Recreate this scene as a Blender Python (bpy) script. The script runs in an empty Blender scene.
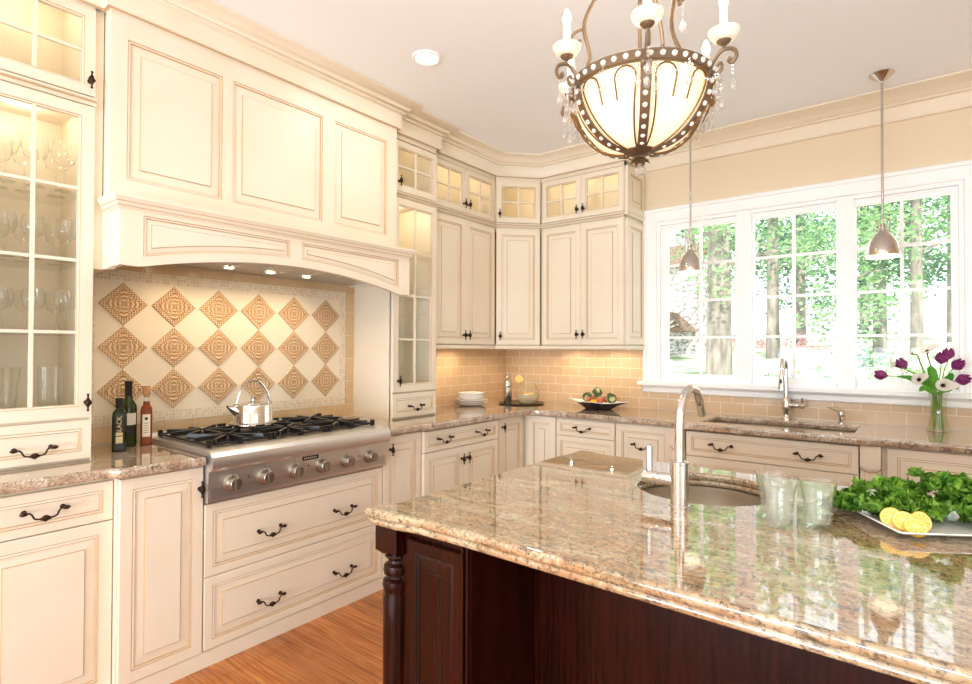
import bpy, bmesh, math, random
from mathutils import Vector, Matrix
random.seed(7)
PI = math.pi
scene = bpy.context.scene
COL = scene.collection
# ------------------------------------------------------------------ camera
CAM = Vector((3.0709, -4.2252, 1.3730)); YAW, PITCH, ROLL, FPX = 0.6642, 0.01275, 0.003066, 555.46
fw = Vector((-math.sin(YAW)*math.cos(PITCH), math.cos(YAW)*math.cos(PITCH), math.sin(PITCH)))
rt = Vector((math.cos(YAW), math.sin(YAW), 0)); up = rt.cross(fw)
r2 = rt*math.cos(ROLL)+up*math.sin(ROLL); u2 = up*math.cos(ROLL)-rt*math.sin(ROLL)
cd = bpy.data.cameras.new('camera'); cam = bpy.data.objects.new('camera', cd); COL.objects.link(cam)
cd.sensor_width = 36; cd.lens = FPX/972*36; cd.clip_start = .05; cd.clip_end = 300
M3 = Matrix((r2, u2, -fw)).transposed().to_4x4(); M3.translation = CAM; cam.matrix_world = M3
scene.camera = cam
# ------------------------------------------------------------------ colour management, world
vs = scene.view_settings; vs.view_transform = 'Standard'; vs.look = 'None'; vs.gamma = 1; vs.exposure = 0.0
try: vs.use_curve_mapping = False
except Exception: pass
cy = scene.cycles
cy.use_denoising = True; cy.max_bounces = 10; cy.diffuse_bounces = 5; cy.glossy_bounces = 5; cy.transmission_bounces = 8
cy.transparent_max_bounces = 32; cy.sample_clamp_indirect = 6; cy.caustics_reflective = False; cy.caustics_refractive = False
w = bpy.data.worlds.new('world'); scene.world = w; w.use_nodes = True
bg = w.node_tree.nodes['Background']; bg.inputs[0].default_value = (.90, .96, 1, 1); bg.inputs[1].default_value = 2.8
def light(kind, name, loc, energy, color=(1, .8, .55), size=.1, size_y=None, rot=(0, 0, 0), **kw):
    l = bpy.data.lights.new(name, kind); l.energy = energy; l.color = color
    if kind == 'AREA':
        l.size = size
        if size_y: l.shape = 'RECTANGLE'; l.size_y = size_y
    elif kind == 'SUN': l.angle = size
    else: l.shadow_soft_size = size
    for k, v in kw.items(): setattr(l, k, v)
    o = bpy.data.objects.new(name, l); COL.objects.link(o); o.location = loc; o.rotation_euler = rot
    return o
light('SUN', 'sun', (0, 0, 10), 7.2, (1, .95, .86), .02, rot=(math.radians(48), 0, math.radians(28)))
WARM = (1, .74, .45); SOFT = (1, .88, .72); DAY = (.93, .97, 1)
# added upward fill lamps, set at the unseen rear doors and side window
light('AREA', 'added_fill_rear', (2.4, -7.75, .9), 300, (.76, .87, 1), 3.2, 1.6, rot=(math.radians(137), 0, 0))
light('AREA', 'added_fill_side', (5.15, -4.2, 1.1), 14, (.82, .91, 1), 1.0, 2.1, rot=(0, math.radians(132), 0))
# ------------------------------------------------------------------ materials
def lin(c): return tuple(((x/255)/12.92 if x/255 <= .04045 else ((x/255+.055)/1.055)**2.4) for x in c)+(1,)
def P(name, rgb, rough=.5, metal=0, coat=0, spec=.5, emit=None, es=0, trans=0, ior=1.45, sss=0, alpha=1):
    m = bpy.data.materials.new(name); m.use_nodes = True; b = m.node_tree.nodes['Principled BSDF']
    b.inputs['Base Color'].default_value = lin(rgb); b.inputs['Roughness'].default_value = rough
    b.inputs['Metallic'].default_value = metal; b.inputs['Coat Weight'].default_value = coat
    b.inputs['Coat Roughness'].default_value = .03; b.inputs['Specular IOR Level'].default_value = spec
    b.inputs['Transmission Weight'].default_value = trans; b.inputs['IOR'].default_value = ior
    if sss: b.inputs['Subsurface Weight'].default_value = sss; b.inputs['Subsurface Scale'].default_value = .02
    if emit: b.inputs['Emission Color'].default_value = lin(emit); b.inputs['Emission Strength'].default_value = es
    b.inputs['Alpha'].default_value = alpha
    return m
def nodes(m): return m.node_tree.nodes, m.node_tree.links, m.node_tree.nodes['Principled BSDF']
def noise_mix(m, c1, c2, scale=5, detail=4, lo=.35, hi=.65, stretch=(1, 1, 1), bump=0, rough=.5, rot=(0, 0, 0)):
    N, L, b = nodes(m)
    t = N.new('ShaderNodeTexCoord'); mp = N.new('ShaderNodeMapping'); mp.inputs['Scale'].default_value = stretch; mp.inputs['Rotation'].default_value = rot
    n = N.new('ShaderNodeTexNoise'); n.inputs['Scale'].default_value = scale; n.inputs['Detail'].default_value = detail; n.inputs['Roughness'].default_value = rough
    r = N.new('ShaderNodeValToRGB'); r.color_ramp.elements[0].position = lo; r.color_ramp.elements[1].position = hi
    r.color_ramp.elements[0].color = lin(c1); r.color_ramp.elements[1].color = lin(c2)
    L.new(t.outputs['Object'], mp.inputs[0]); L.new(mp.outputs[0], n.inputs[0]); L.new(n.outputs[0], r.inputs[0]); L.new(r.outputs[0], b.inputs['Base Color'])
    if bump:
        bp = N.new('ShaderNodeBump'); bp.inputs['Strength'].default_value = bump; bp.inputs['Distance'].default_value = .01
        L.new(n.outputs[0], bp.inputs['Height']); L.new(bp.outputs[0], b.inputs['Normal'])
    return m
def thin_glass(name, tint=(245, 250, 248), refl=.9, haze=0, haze_col=(255, 255, 255)):
    m = bpy.data.materials.new(name); m.use_nodes = True; N = m.node_tree.nodes; L = m.node_tree.links; N.clear()
    o = N.new('ShaderNodeOutputMaterial'); t = N.new('ShaderNodeBsdfTransparent'); t.inputs[0].default_value = lin(tint)
    g = N.new('ShaderNodeBsdfGlossy'); g.inputs['Roughness'].default_value = .01
    lw = N.new('ShaderNodeLayerWeight'); lw.inputs[0].default_value = .5
    pw = N.new('ShaderNodeMath'); pw.operation = 'POWER'; pw.inputs[1].default_value = 5; L.new(lw.outputs['Facing'], pw.inputs[0])
    f = N.new('ShaderNodeMath'); f.operation = 'MULTIPLY_ADD'; f.inputs[1].default_value = .9; f.inputs[2].default_value = .045; L.new(pw.outputs[0], f.inputs[0])
    mu = N.new('ShaderNodeMath'); mu.operation = 'MULTIPLY'; mu.inputs[1].default_value = refl
    mx = N.new('ShaderNodeMixShader'); L.new(f.outputs[0], mu.inputs[0]); L.new(mu.outputs[0], mx.inputs[0])
    src = t.outputs[0]
    if haze:
        d = N.new('ShaderNodeBsdfTranslucent'); d.inputs[0].default_value = lin(haze_col); d2 = N.new('ShaderNodeBsdfDiffuse'); d2.inputs[0].default_value = lin(haze_col)
        ad = N.new('ShaderNodeMixShader'); ad.inputs[0].default_value = .5; L.new(d.outputs[0], ad.inputs[1]); L.new(d2.outputs[0], ad.inputs[2])
        m2 = N.new('ShaderNodeMixShader'); m2.inputs[0].default_value = haze; L.new(t.outputs[0], m2.inputs[1]); L.new(ad.outputs[0], m2.inputs[2]); src = m2.outputs[0]
    L.new(src, mx.inputs[1]); L.new(g.outputs[0], mx.inputs[2]); L.new(mx.outputs[0], o.inputs[0])
    return m
def leafy(name, c1, c2, scale=8, tr=.35, rough=.5):
    m = P(name, c1, rough); noise_mix(m, c1, c2, scale, 3)
    N, L, b = nodes(m); o = N['Material Output']; t = N.new('ShaderNodeBsdfTranslucent')
    ramp = [n for n in N if n.type == 'VALTORGB'][0]; L.new(ramp.outputs[0], t.inputs[0])
    mx = N.new('ShaderNodeMixShader'); mx.inputs[0].default_value = tr; L.new(b.outputs[0], mx.inputs[1]); L.new(t.outputs[0], mx.inputs[2]); L.new(mx.outputs[0], o.inputs[0])
    return m
cream = P('cream_paint', (243, 233, 212), .38); noise_mix(cream, (233, 221, 197), (238, 228, 208), 3, 3, .3, .7)
glaze = P('tan_glaze', (196, 164, 124), .5)
inner = P('cabinet_interior', (240, 224, 194), .5)
white = P('white_trim', (253, 253, 252), .35)
wallm = P('beige_wall_paint', (232, 216, 188), .8)
crownb = P('beige_crown_paint', (238, 226, 204), .5)
ceilm = P('ceiling_paint', (245, 248, 251), .9)
bronze = P('oil_rubbed_bronze', (62, 46, 34), .35, .85)
darkgap = P('dark_gap', (70, 55, 40), .8)
steel = P('brushed_steel', (228, 226, 222), .36, .92)
steeld = P('dark_brushed_steel', (196, 193, 190), .38, .9); steels = P('basin_steel', (196, 184, 166), .30, .8)
chrome = P('chrome', (225, 224, 222), .06, 1)
nickel = P('polished_nickel', (206, 200, 194), .14, 1)
iron = P('cast_iron', (34, 33, 32), .3)
blackm = P('black_plastic', (20, 20, 22), .4)
whitec = P('white_ceramic', (250, 249, 246), .15, coat=.5)
glassp = thin_glass('clear_pane', (252, 253, 252))
glasst = thin_glass('tableware_glass', (252, 253, 252), 1.6)
glassw = thin_glass('window_glass', (250, 252, 252), .5)
antique = P('antique_bronze_iron', (124, 104, 80), .45, .6)
def granite(name, base, dark, rust, pale, stretch, rot, sc=1.0):
    m = P(name, base, .045, spec=.85, coat=.8); m.node_tree.nodes['Principled BSDF'].inputs['Coat IOR'].default_value = 1.6; N, L, b = nodes(m)
    t = N.new('ShaderNodeTexCoord'); mp = N.new('ShaderNodeMapping'); mp.inputs['Scale'].default_value = stretch; mp.inputs['Rotation'].default_value = rot
    L.new(t.outputs['Object'], mp.inputs[0])
    def nz(scale, det, ro, dist, vec):
        n = N.new('ShaderNodeTexNoise'); n.inputs['Scale'].default_value = scale*sc; n.inputs['Detail'].default_value = det
        n.inputs['Roughness'].default_value = ro; n.inputs['Distortion'].default_value = dist; L.new(vec, n.inputs[0]); return n.outputs[0]
    def ramp(src, a, c, ca=(0, 0, 0, 1), cb=(1, 1, 1, 1)):
        r = N.new('ShaderNodeValToRGB'); r.color_ramp.elements[0].position = a; r.color_ramp.elements[1].position = c
        r.color_ramp.elements[0].color = ca; r.color_ramp.elements[1].color = cb; L.new(src, r.inputs[0]); return r.outputs[0]
    def mix(fac, a, c):
        x = N.new('ShaderNodeMix'); x.data_type = 'RGBA'; L.new(fac, x.inputs[0])
        if isinstance(a, tuple): x.inputs[6].default_value = a
        else: L.new(a, x.inputs[6])
        x.inputs[7].default_value = c; return x.outputs[2]
    v = mp.outputs[0]; o = t.outputs['Object']
    c = mix(ramp(nz(2.2, 5, .6, .8, v), .42, .62), lin(base), lin(rust))
    c = mix(ramp(nz(5, 6, .7, .5, v), .48, .66), c, lin(pale))
    c = mix(ramp(nz(9, 8, .75, .6, v), .53, .64), c, lin(dark))
    c = mix(ramp(nz(20, 5, .75, .6, v), .58, .72), c, lin(dark))
    c = mix(ramp(nz(95, 3, .7, 0, o), .50, .66), c, lin(dark))
    c = mix(ramp(nz(70, 3, .6, 0, o), .56, .72), c, lin(pale))
    c = mix(ramp(nz(140, 2, .6, 0, o), .60, .72), c, lin(rust))
    L.new(c, b.inputs['Base Color']); return m
gr_is = granite('island_granite', (166, 144, 108), (84, 74, 58), (178, 138, 98), (206, 190, 158), (1.0, 3.4, 2), (0, 0, math.radians(-22)))
gr_wa = granite('perimeter_granite', (190, 170, 142), (98, 84, 74), (172, 138, 112), (224, 212, 192), (1.6, 2.6, 2), (0, 0, .4), 1.3)
def tile_mat():
    m = P('tan_subway_tile', (214, 180, 134), .18, coat=.3); N, L, b = nodes(m)
    t = N.new('ShaderNodeTexCoord'); br = N.new('ShaderNodeTexBrick'); sx = N.new('ShaderNodeSeparateXYZ'); cx = N.new('ShaderNodeCombineXYZ')
    ad = N.new('ShaderNodeMath'); ad.operation = 'ADD'
    L.new(t.outputs['Object'], sx.inputs[0]); L.new(sx.outputs[0], ad.inputs[0]); L.new(sx.outputs[1], ad.inputs[1]); L.new(ad.outputs[0], cx.inputs[0]); L.new(sx.outputs[2], cx.inputs[1])
    L.new(cx.outputs[0], br.inputs[0]); br.inputs['Scale'].default_value = 1; br.inputs['Brick Width'].default_value = .1535; br.inputs['Row Height'].default_value = .0765
    br.inputs['Mortar Size'].default_value = .0022; br.inputs['Mortar Smooth'].default_value = .2; br.inputs['Bias'].default_value = 0
    br.inputs['Color1'].default_value = lin((214, 184, 146)); br.inputs['Color2'].default_value = lin((222, 194, 158)); br.inputs['Mortar'].default_value = lin((242, 230, 208))
    L.new(br.outputs[0], b.inputs['Base Color']); bp = N.new('ShaderNodeBump'); bp.inputs['Strength'].default_value = .4; bp.inputs['Distance'].default_value = .002; bp.invert = True
    L.new(br.outputs[1], bp.inputs['Height']); L.new(bp.outputs[0], b.inputs['Normal']); return m
tilem = tile_mat()
tilep = P('plain_tan_tile', (208, 172, 124), .2, coat=.3); noise_mix(tilep, (210, 178, 134), (220, 190, 148), 6, 3)
creamtile = P('cream_tile', (240, 226, 200), .25, coat=.2); grout = P('pale_grout', (240, 228, 204), .8)
def mosaic():
    m = P('mosaic_border', (232, 214, 184), .3); N, L, b = nodes(m)
    t = N.new('ShaderNodeTexCoord'); br = N.new('ShaderNodeTexBrick'); sx = N.new('ShaderNodeSeparateXYZ'); cx = N.new('ShaderNodeCombineXYZ')
    L.new(t.outputs['Object'], sx.inputs[0]); L.new(sx.outputs[0], cx.inputs[0]); L.new(sx.outputs[2], cx.inputs[1]); L.new(cx.outputs[0], br.inputs[0])
    br.offset = 0; br.inputs['Scale'].default_value = 1; br.inputs['Brick Width'].default_value = .0165; br.inputs['Row Height'].default_value = .0165; br.inputs['Mortar Size'].default_value = .0012
    br.inputs['Color1'].default_value = lin((236, 220, 192)); br.inputs['Color2'].default_value = lin((214, 192, 156)); br.inputs['Mortar'].default_value = lin((240, 230, 210))
    L.new(br.outputs[0], b.inputs['Base Color']); return m
mosm = mosaic()
def relief():
    m = P('embossed_tan_tile', (214, 170, 118), .18, coat=.4); N, L, b = nodes(m)
    t = N.new('ShaderNodeTexCoord'); s = N.new('ShaderNodeSeparateXYZ'); L.new(t.outputs['Object'], s.inputs[0])
    def M(op, a, c=None, d=None):
        n = N.new('ShaderNodeMath'); n.operation = op
        for i, v in enumerate((a, c, d)):
            if v is None: continue
            if isinstance(v, (int, float)): n.inputs[i].default_value = v
            else: L.new(v, n.inputs[i])
        return n.outputs[0]
    u = M('DIVIDE', s.outputs[0], .108); v = M('DIVIDE', s.outputs[2], .104)
    au = M('ABSOLUTE', u); av = M('ABSOLUTE', v)
    d = M('ADD', au, av)                       # 0 centre .. 1 edge, diamond metric
    r = M('SQRT', M('ADD', M('MULTIPLY', u, u), M('MULTIPLY', v, v)))
    th = M('ARCTAN2', v, u)
    pet = M('ADD', M('MULTIPLY', M('COSINE', M('MULTIPLY', th, 4)), .13), M('MULTIPLY', M('COSINE', M('MULTIPLY', th, 8)), -.06))
    rings = M('SINE', M('MULTIPLY', M('ADD', r, pet), 33))
    p1 = M('ADD', u, v); p2 = M('SUBTRACT', u, v)
    studs = M('MULTIPLY', M('SINE', M('MULTIPLY', p1, 31)), M('SINE', M('MULTIPLY', p2, 31)))
    border = M('GREATER_THAN', d, .72)
    line = M('LESS_THAN', M('ABSOLUTE', M('SUBTRACT', d, .71)), .022)
    h = N.new('ShaderNodeMix'); L.new(border, h.inputs[0]); L.new(rings, h.inputs[2]); L.new(studs, h.inputs[3])
    h2 = M('SUBTRACT', h.outputs[0], M('MULTIPLY', line, 2))
    rp = N.new('ShaderNodeValToRGB'); rp.color_ramp.elements[0].position = .1; rp.color_ramp.elements[1].position = .75
    rp.color_ramp.elements[0].color = lin((196, 148, 98)); rp.color_ramp.elements[1].color = lin((236, 206, 166))
    L.new(M('MULTIPLY_ADD', h2, .5, .5), rp.inputs[0]); L.new(rp.outputs[0], b.inputs['Base Color'])
    bp = N.new('ShaderNodeBump'); bp.inputs['Strength'].default_value = .8; bp.inputs['Distance'].default_value = .003; L.new(h2, bp.inputs['Height']); L.new(bp.outputs[0], b.inputs['Normal'])
    return m
relm = relief()
def wood(name, c1, c2, plank=None, rough=.25, axis=0):
    m = P(name, c1, rough, coat=.3); N, L, b = nodes(m)
    t = N.new('ShaderNodeTexCoord'); mp = N.new('ShaderNodeMapping'); mp.inputs['Scale'].default_value = (1.2, 9, 9) if axis == 0 else ((9, 9, 1.2) if axis == 2 else (9, 1.2, 9))
    L.new(t.outputs['Object'], mp.inputs[0])
    n = N.new('ShaderNodeTexNoise'); n.inputs['Scale'].default_value = 2.2; n.inputs['Detail'].default_value = 6; n.inputs['Distortion'].default_value = 1.2
    wv = N.new('ShaderNodeTexWave'); wv.inputs['Scale'].default_value = 1.6; wv.inputs['Distortion'].default_value = 9; wv.inputs['Detail'].default_value = 3; wv.inputs['Detail Scale'].default_value = 1.2
    wv.bands_direction = 'Y' if axis == 0 else 'X'
    L.new(mp.outputs[0], n.inputs[0]); L.new(mp.outputs[0], wv.inputs[0])
    mx = N.new('ShaderNodeMix'); mx.inputs[0].default_value = .16; L.new(n.outputs[0], mx.inputs[2]); L.new(wv.outputs[1], mx.inputs[3])
    r = N.new('ShaderNodeValToRGB'); r.color_ramp.elements[0].position = .25; r.color_ramp.elements[1].position = .7; r.color_ramp.elements[0].color = lin(c1); r.color_ramp.elements[1].color = lin(c2)
    L.new(mx.outputs[0], r.inputs[0]); out = r.outputs[0]
    if plank:
        sx = N.new('ShaderNodeSeparateXYZ'); cx = N.new('ShaderNodeCombineXYZ'); L.new(t.outputs['Object'], sx.inputs[0]); L.new(sx.outputs[0], cx.inputs[0]); L.new(sx.outputs[1], cx.inputs[1])
        br = N.new('ShaderNodeTexBrick'); br.inputs['Scale'].default_value = 1; br.inputs['Brick Width'].default_value = 1.3; br.inputs['Row Height'].default_value = plank; br.inputs['Mortar Size'].default_value = .0012
        br.inputs['Color1'].default_value = (.78, .78, .78, 1); br.inputs['Color2'].default_value = (1.1, 1.1, 1.1, 1); br.inputs['Mortar'].default_value = (.35, .3, .25, 1)
        L.new(cx.outputs[0], br.inputs[0]); ml = N.new('ShaderNodeMix'); ml.data_type = 'RGBA'; ml.blend_type = 'MULTIPLY'; ml.inputs[0].default_value = 1
        L.new(out, ml.inputs[6]); L.new(br.outputs[0], ml.inputs[7]); out = ml.outputs[2]
    L.new(out, b.inputs['Base Color']); return m
floorm = wood('oak_floor', (150, 80, 30), (204, 128, 60), .083, .22)
cherry = wood('dark_cherry', (24, 6, 3), (48, 15, 7), None, .25, 2); cherry.node_tree.nodes['Principled BSDF'].inputs['Coat Weight'].default_value = .05; cherry.node_tree.nodes['Principled BSDF'].inputs['Specular IOR Level'].default_value = .22
# ------------------------------------------------------------------ helpers
class MB:
    def __init__(s): s.v = []; s.f = []; s.m = []
    def add(s, pts): i = len(s.v); s.v += [tuple(p) for p in pts]; return i
    def face(s, pts, mi=0): i = s.add(pts); s.f.append(tuple(range(i, i+len(pts)))); s.m.append(mi)
    def box(s, x0, y0, z0, x1, y1, z1, mi=0):
        i = s.add([(x, y, z) for z in (z0, z1) for x, y in ((x0, y0), (x1, y0), (x1, y1), (x0, y1))])
        for q in ((0, 3, 2, 1), (4, 5, 6, 7), (0, 1, 5, 4), (1, 2, 6, 5), (2, 3, 7, 6), (3, 0, 4, 7)): s.f.append(tuple(i+k for k in q)); s.m.append(mi)
        return s
    def bridge(s, rings, mis=None, closed=True, cap0=False, cap1=False, capmi=0):
        n = len(rings[0]); idx = [s.add(r) for r in rings]
        for k in range(len(rings)-1):
            mi = mis[k] if mis else 0
            for j in range(n if closed else n-1):
                a, b = idx[k]+j, idx[k]+(j+1) % n; c, d = idx[k+1]+(j+1) % n, idx[k+1]+j
                s.f.append((a, b, c, d)); s.m.append(mi)
        if cap0: s.f.append(tuple(idx[0]+j for j in range(n))[::-1]); s.m.append(capmi)
        if cap1: s.f.append(tuple(idx[-1]+j for j in range(n))); s.m.append(capmi)
        return s
    def lathe(s, prof, n=24, c=(0, 0, 0), mi=0, axis='z', mis=None):
        rings = []
        for r, h in prof:
            ring = []
            for k in range(n):
                a = 2*PI*k/n; x, y = max(r, 1e-5)*math.cos(a), max(r, 1e-5)*math.sin(a)
                p = (x, y, h) if axis == 'z' else ((h, x, y) if axis == 'x' else (x, h, y))
                ring.append((c[0]+p[0], c[1]+p[1], c[2]+p[2]))
            rings.append(ring)
        return s.bridge(rings, mis or [mi]*len(rings))
    def tube(s, path, r=.01, n=8, mi=0, closed=False, caps=True):
        path = [Vector(p) for p in path]; N = len(path); rr = r if isinstance(r, (list, tuple)) else [r]*N
        tang = []
        for i in range(N):
            a = path[(i-1) % N] if (closed or i > 0) else path[i]; b = path[(i+1) % N] if (closed or i < N-1) else path[i]
            t = b-a; tang.append(t.normalized() if t.length > 1e-9 else Vector((0, 0, 1)))
        ref = Vector((0, 0, 1)) if abs(tang[0].z) < .9 else Vector((1, 0, 0)); nrm = tang[0].cross(ref).normalized()
        rings = []
        for i in range(N):
            nrm = (nrm-tang[i]*nrm.dot(tang[i]));
            if nrm.length < 1e-6: nrm = tang[i].orthogonal()
            nrm.normalize(); bn = tang[i].cross(nrm)
            rings.append([path[i]+(nrm*math.cos(2*PI*k/n)+bn*math.sin(2*PI*k/n))*rr[i] for k in range(n)])
        if closed: rings.append(rings[0])
        return s.bridge(rings, [mi]*N, cap0=caps and not closed, cap1=caps and not closed, capmi=mi)
    def ball(s, c, r, n=12, m=8, mi=0, sc=(1, 1, 1)):
        rings = [[(c[0]+sc[0]*r*math.sin(PI*j/m)*math.cos(2*PI*k/n), c[1]+sc[1]*r*math.sin(PI*j/m)*math.sin(2*PI*k/n), c[2]+sc[2]*r*math.cos(PI*j/m)) for k in range(n)] for j in range(m+1)]
        return s.bridge(rings, [mi]*m)
    def sweep(s, path, prof, z0=0, mi=0, mis=None, capends=True):
        """profile (out, z) swept along an open plan path; out = to the right of travel; mitred corners"""
        P2 = [Vector((p[0], p[1])) for p in path]; offs = []
        for i in range(len(P2)):
            d0 = (P2[i]-P2[i-1]).normalized() if i > 0 else None; d1 = (P2[i+1]-P2[i]).normalized() if i < len(P2)-1 else None
            n0 = Vector((d0.y, -d0.x)) if d0 else None; n1 = Vector((d1.y, -d1.x)) if d1 else None
            if n0 is None: o = n1
            elif n1 is None: o = n0
            else: o = (n0+n1)/(1+n0.dot(n1))
            offs.append(o)
        rings = [[(P2[i].x+offs[i].x*o, P2[i].y+offs[i].y*o, z0+z) for o, z in prof] for i in range(len(P2))]
        return s.bridge(rings, [mi]*len(rings), cap0=capends, cap1=capends, capmi=mi)
    def mesh(s, name, mats, smooth=True, angle=35):
        me = bpy.data.meshes.new(name); bm = bmesh.new(); vs_ = [bm.verts.new(v) for v in s.v]
        for f, mi in zip(s.f, s.m):
            try: fc = bm.faces.new([vs_[i] for i in f]); fc.material_index = mi
            except ValueError: pass
        bmesh.ops.remove_doubles(bm, verts=bm.verts, dist=2e-5); bmesh.ops.dissolve_degenerate(bm, edges=bm.edges, dist=1e-6)
        bmesh.ops.recalc_face_normals(bm, faces=bm.faces); bm.to_mesh(me); bm.free()
        for m in (mats if isinstance(mats, (list, tuple)) else [mats]): me.materials.append(m)
        if smooth:
            me.polygons.foreach_set('use_smooth', [True]*len(me.polygons))
            if angle: me.set_sharp_from_angle(angle=math.radians(angle))
        return me
    def build(s, name, mats, parent=None, smooth=True, angle=35, bevel=0, loc=None):
        o = bpy.data.objects.new(name, s.mesh(name, mats, smooth, angle)); COL.objects.link(o)
        if parent: o.parent = parent
        if loc: o.location = loc
        if bevel:
            b = o.modifiers.new('bevel', 'BEVEL'); b.width = bevel; b.segments = 2; b.limit_method = 'ANGLE'
        return o
def put(name, mesh, parent=None, loc=(0, 0, 0), rot=(0, 0, 0)):
    o = bpy.data.objects.new(name, mesh); COL.objects.link(o); o.parent = parent; o.location = loc; o.rotation_euler = rot; return o
def tag(o, label, cat, group=None):
    o['label'] = label; o['category'] = cat
    if group: o['group'] = group
    return o
def thing(name, label, cat, loc=(0, 0, 0), rz=0, group=None):
    o = bpy.data.objects.new(name, None); COL.objects.link(o); o.location = loc; o.rotation_euler = (0, 0, rz); o.empty_display_size = .1
    return tag(o, label, cat, group)
def struct(o): o['kind'] = 'structure'; return o
def copy_tree(o, parent=None):
    c = o.copy(); COL.objects.link(c); c.parent = parent
    for ch in list(o.children): copy_tree(ch, c)
    return c
def smooth_path(pts, n=6):
    pts = [Vector(p) for p in pts]; out = []
    for i in range(len(pts)-1):
        p0 = pts[max(i-1, 0)]; p1 = pts[i]; p2 = pts[i+1]; p3 = pts[min(i+2, len(pts)-1)]
        for k in range(n):
            t = k/n; out.append(.5*((2*p1)+(-p0+p2)*t+(2*p0-5*p1+4*p2-p3)*t*t+(-p0+3*p1-3*p2+p3)*t**3))
    return out+[pts[-1]]
def slab(name, outline, holes, z0, z1, mat, r, parent=None, extra=0):
    cu = bpy.data.curves.new(name, 'CURVE'); cu.dimensions = '2D'; cu.fill_mode = 'BOTH'
    for poly in [outline]+holes:
        sp = cu.splines.new('POLY'); sp.points.add(len(poly)-1); sp.use_cyclic_u = True
        for p, q in zip(sp.points, poly): p.co = (q[0], q[1], 0, 1)
    cu.extrude = (z1-z0)/2-r; cu.bevel_depth = r; cu.bevel_resolution = 3; cu.offset = -r
    ob = bpy.data.objects.new(name, cu); COL.objects.link(ob); dg = bpy.context.evaluated_depsgraph_get(); dg.update()
    me = bpy.data.meshes.new_from_object(ob.evaluated_get(dg)); bpy.data.objects.remove(ob); bpy.data.curves.remove(cu)
    for v in me.vertices: v.co.z += (z0+z1)/2
    me.materials.clear(); me.materials.append(mat); me.set_sharp_from_angle(angle=math.radians(30))
    o = bpy.data.objects.new(name, me); COL.objects.link(o); wn = o.modifiers.new('normals', 'WEIGHTED_NORMAL'); wn.weight = 100; wn.keep_sharp = True
    if parent: o.parent = parent
    return o
def text_mesh(name, s, size, mat, parent, loc, rot, extrude=.0003, font=None):
    cu = bpy.data.curves.new(name, 'FONT'); cu.body = s; cu.size = size; cu.extrude = extrude; cu.align_x = 'CENTER'; cu.align_y = 'CENTER'; cu.offset = 0
    ob = bpy.data.objects.new(name, cu); COL.objects.link(ob); dg = bpy.context.evaluated_depsgraph_get(); dg.update()
    me = bpy.data.meshes.new_from_object(ob.evaluated_get(dg)); bpy.data.objects.remove(ob)
    me.materials.clear(); me.materials.append(mat); return put(name, me, parent, loc, rot)
# ------------------------------------------------------------------ room shell
CEIL = 2.94; XR = 4.9; YB = -7.4
m = MB(); m.box(-.2, YB-.2, -.05, XR+.2, .2, 0); struct(m.build('floor', floorm, smooth=False))
m = MB(); m.box(-.2, YB-.2, CEIL, XR+.2, .2, CEIL+.1); struct(m.build('ceiling', ceilm, smooth=False))
m = MB(); m.box(-.2, YB-.2, 0, 0, .2, CEIL); struct(m.build('wall_left', wallm, smooth=False))
OX0, OX1, OZ0, OZ1 = 1.455, 3.27, 1.125, 2.36
m = MB(); m.box(0, 0, 0, OX0, .2, CEIL).box(OX1, 0, 0, XR, .2, CEIL).box(OX0, 0, 0, OX1, .2, OZ0).box(OX0, 0, OZ1, OX1, .2, CEIL); struct(m.build('wall_back', wallm, smooth=False))
# side wall with a window, rear wall with glass doors (both openings unseen, added as a source for the fill lamps)
m = MB(); m.box(XR, YB-.2, 0, XR+.2, -5.3, CEIL).box(XR, -3.1, 0, XR+.2, .2, CEIL).box(XR, -5.3, 0, XR+.2, -3.1, .8).box(XR, -5.3, 2.4, XR+.2, -3.1, CEIL); struct(m.build('wall_right', wallm, smooth=False))
m = MB(); m.box(0, YB-.2, 0, .8, YB, CEIL).box(4.0, YB-.2, 0, XR, YB, CEIL).box(.8, YB-.2, 2.6, 4.0, YB, CEIL); struct(m.build('wall_rear', wallm, smooth=False))
f = MB()
for x in (.8, 1.56, 2.36, 3.16, 3.94): f.box(x, YB-.12, .0, x+.06, YB-.05, 2.6)
for z in (0, .84, 1.42, 2.0, 2.54): f.box(.8, YB-.1, z, 4.0, YB-.06, z+.05)
struct(f.build('added_door_1', white, smooth=False))
f = MB()
for y in (-5.3, -4.6, -3.9, -3.16): f.box(XR+.05, y, .8, XR+.1, y+.06, 2.4)
for z in (.8, 1.6, 2.34): f.box(XR+.05, -5.3, z, XR+.09, -3.1, z+.06)
struct(f.build('window_4', white, smooth=False))
# crown mouldings
CROWN = [(-.001, 2.775), (.014, 2.775), (.022, 2.785), (.022, 2.862), (.040, 2.868), (.040, 2.877), (.054, 2.884), (.058, 2.893), (.072, 2.910), (.100, 2.922), (.118, 2.926), (.118, 2.939), (-.001, 2.939)]
CP = [(.40, -3.84), (.40, -3.39), (.45, -3.39), (.45, -1.805), (.40, -1.805), (.40, -1.375), (.36, -1.375), (.36, -.64), (.615, -.36), (1.345, -.36), (1.345, -.02)]
m = MB(); m.sweep(CP, CROWN); struct(m.build('trim_1', cream, angle=50))
g = MB()
for z, o in ((2.8635, .0245), (2.880, .0485)): g.sweep(CP, [(o-.004, z), (o, z), (o, z+.0035), (o-.004, z+.0035)])
g.sweep(CP, [(.010, 2.7715), (.0175, 2.7715), (.0175, 2.776), (.010, 2.776)]); struct(g.build('trim_2', glaze))
WP = [(1.36, -.001), (XR, -.001), (XR, YB), (0, YB), (0, -3.86)]
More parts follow.
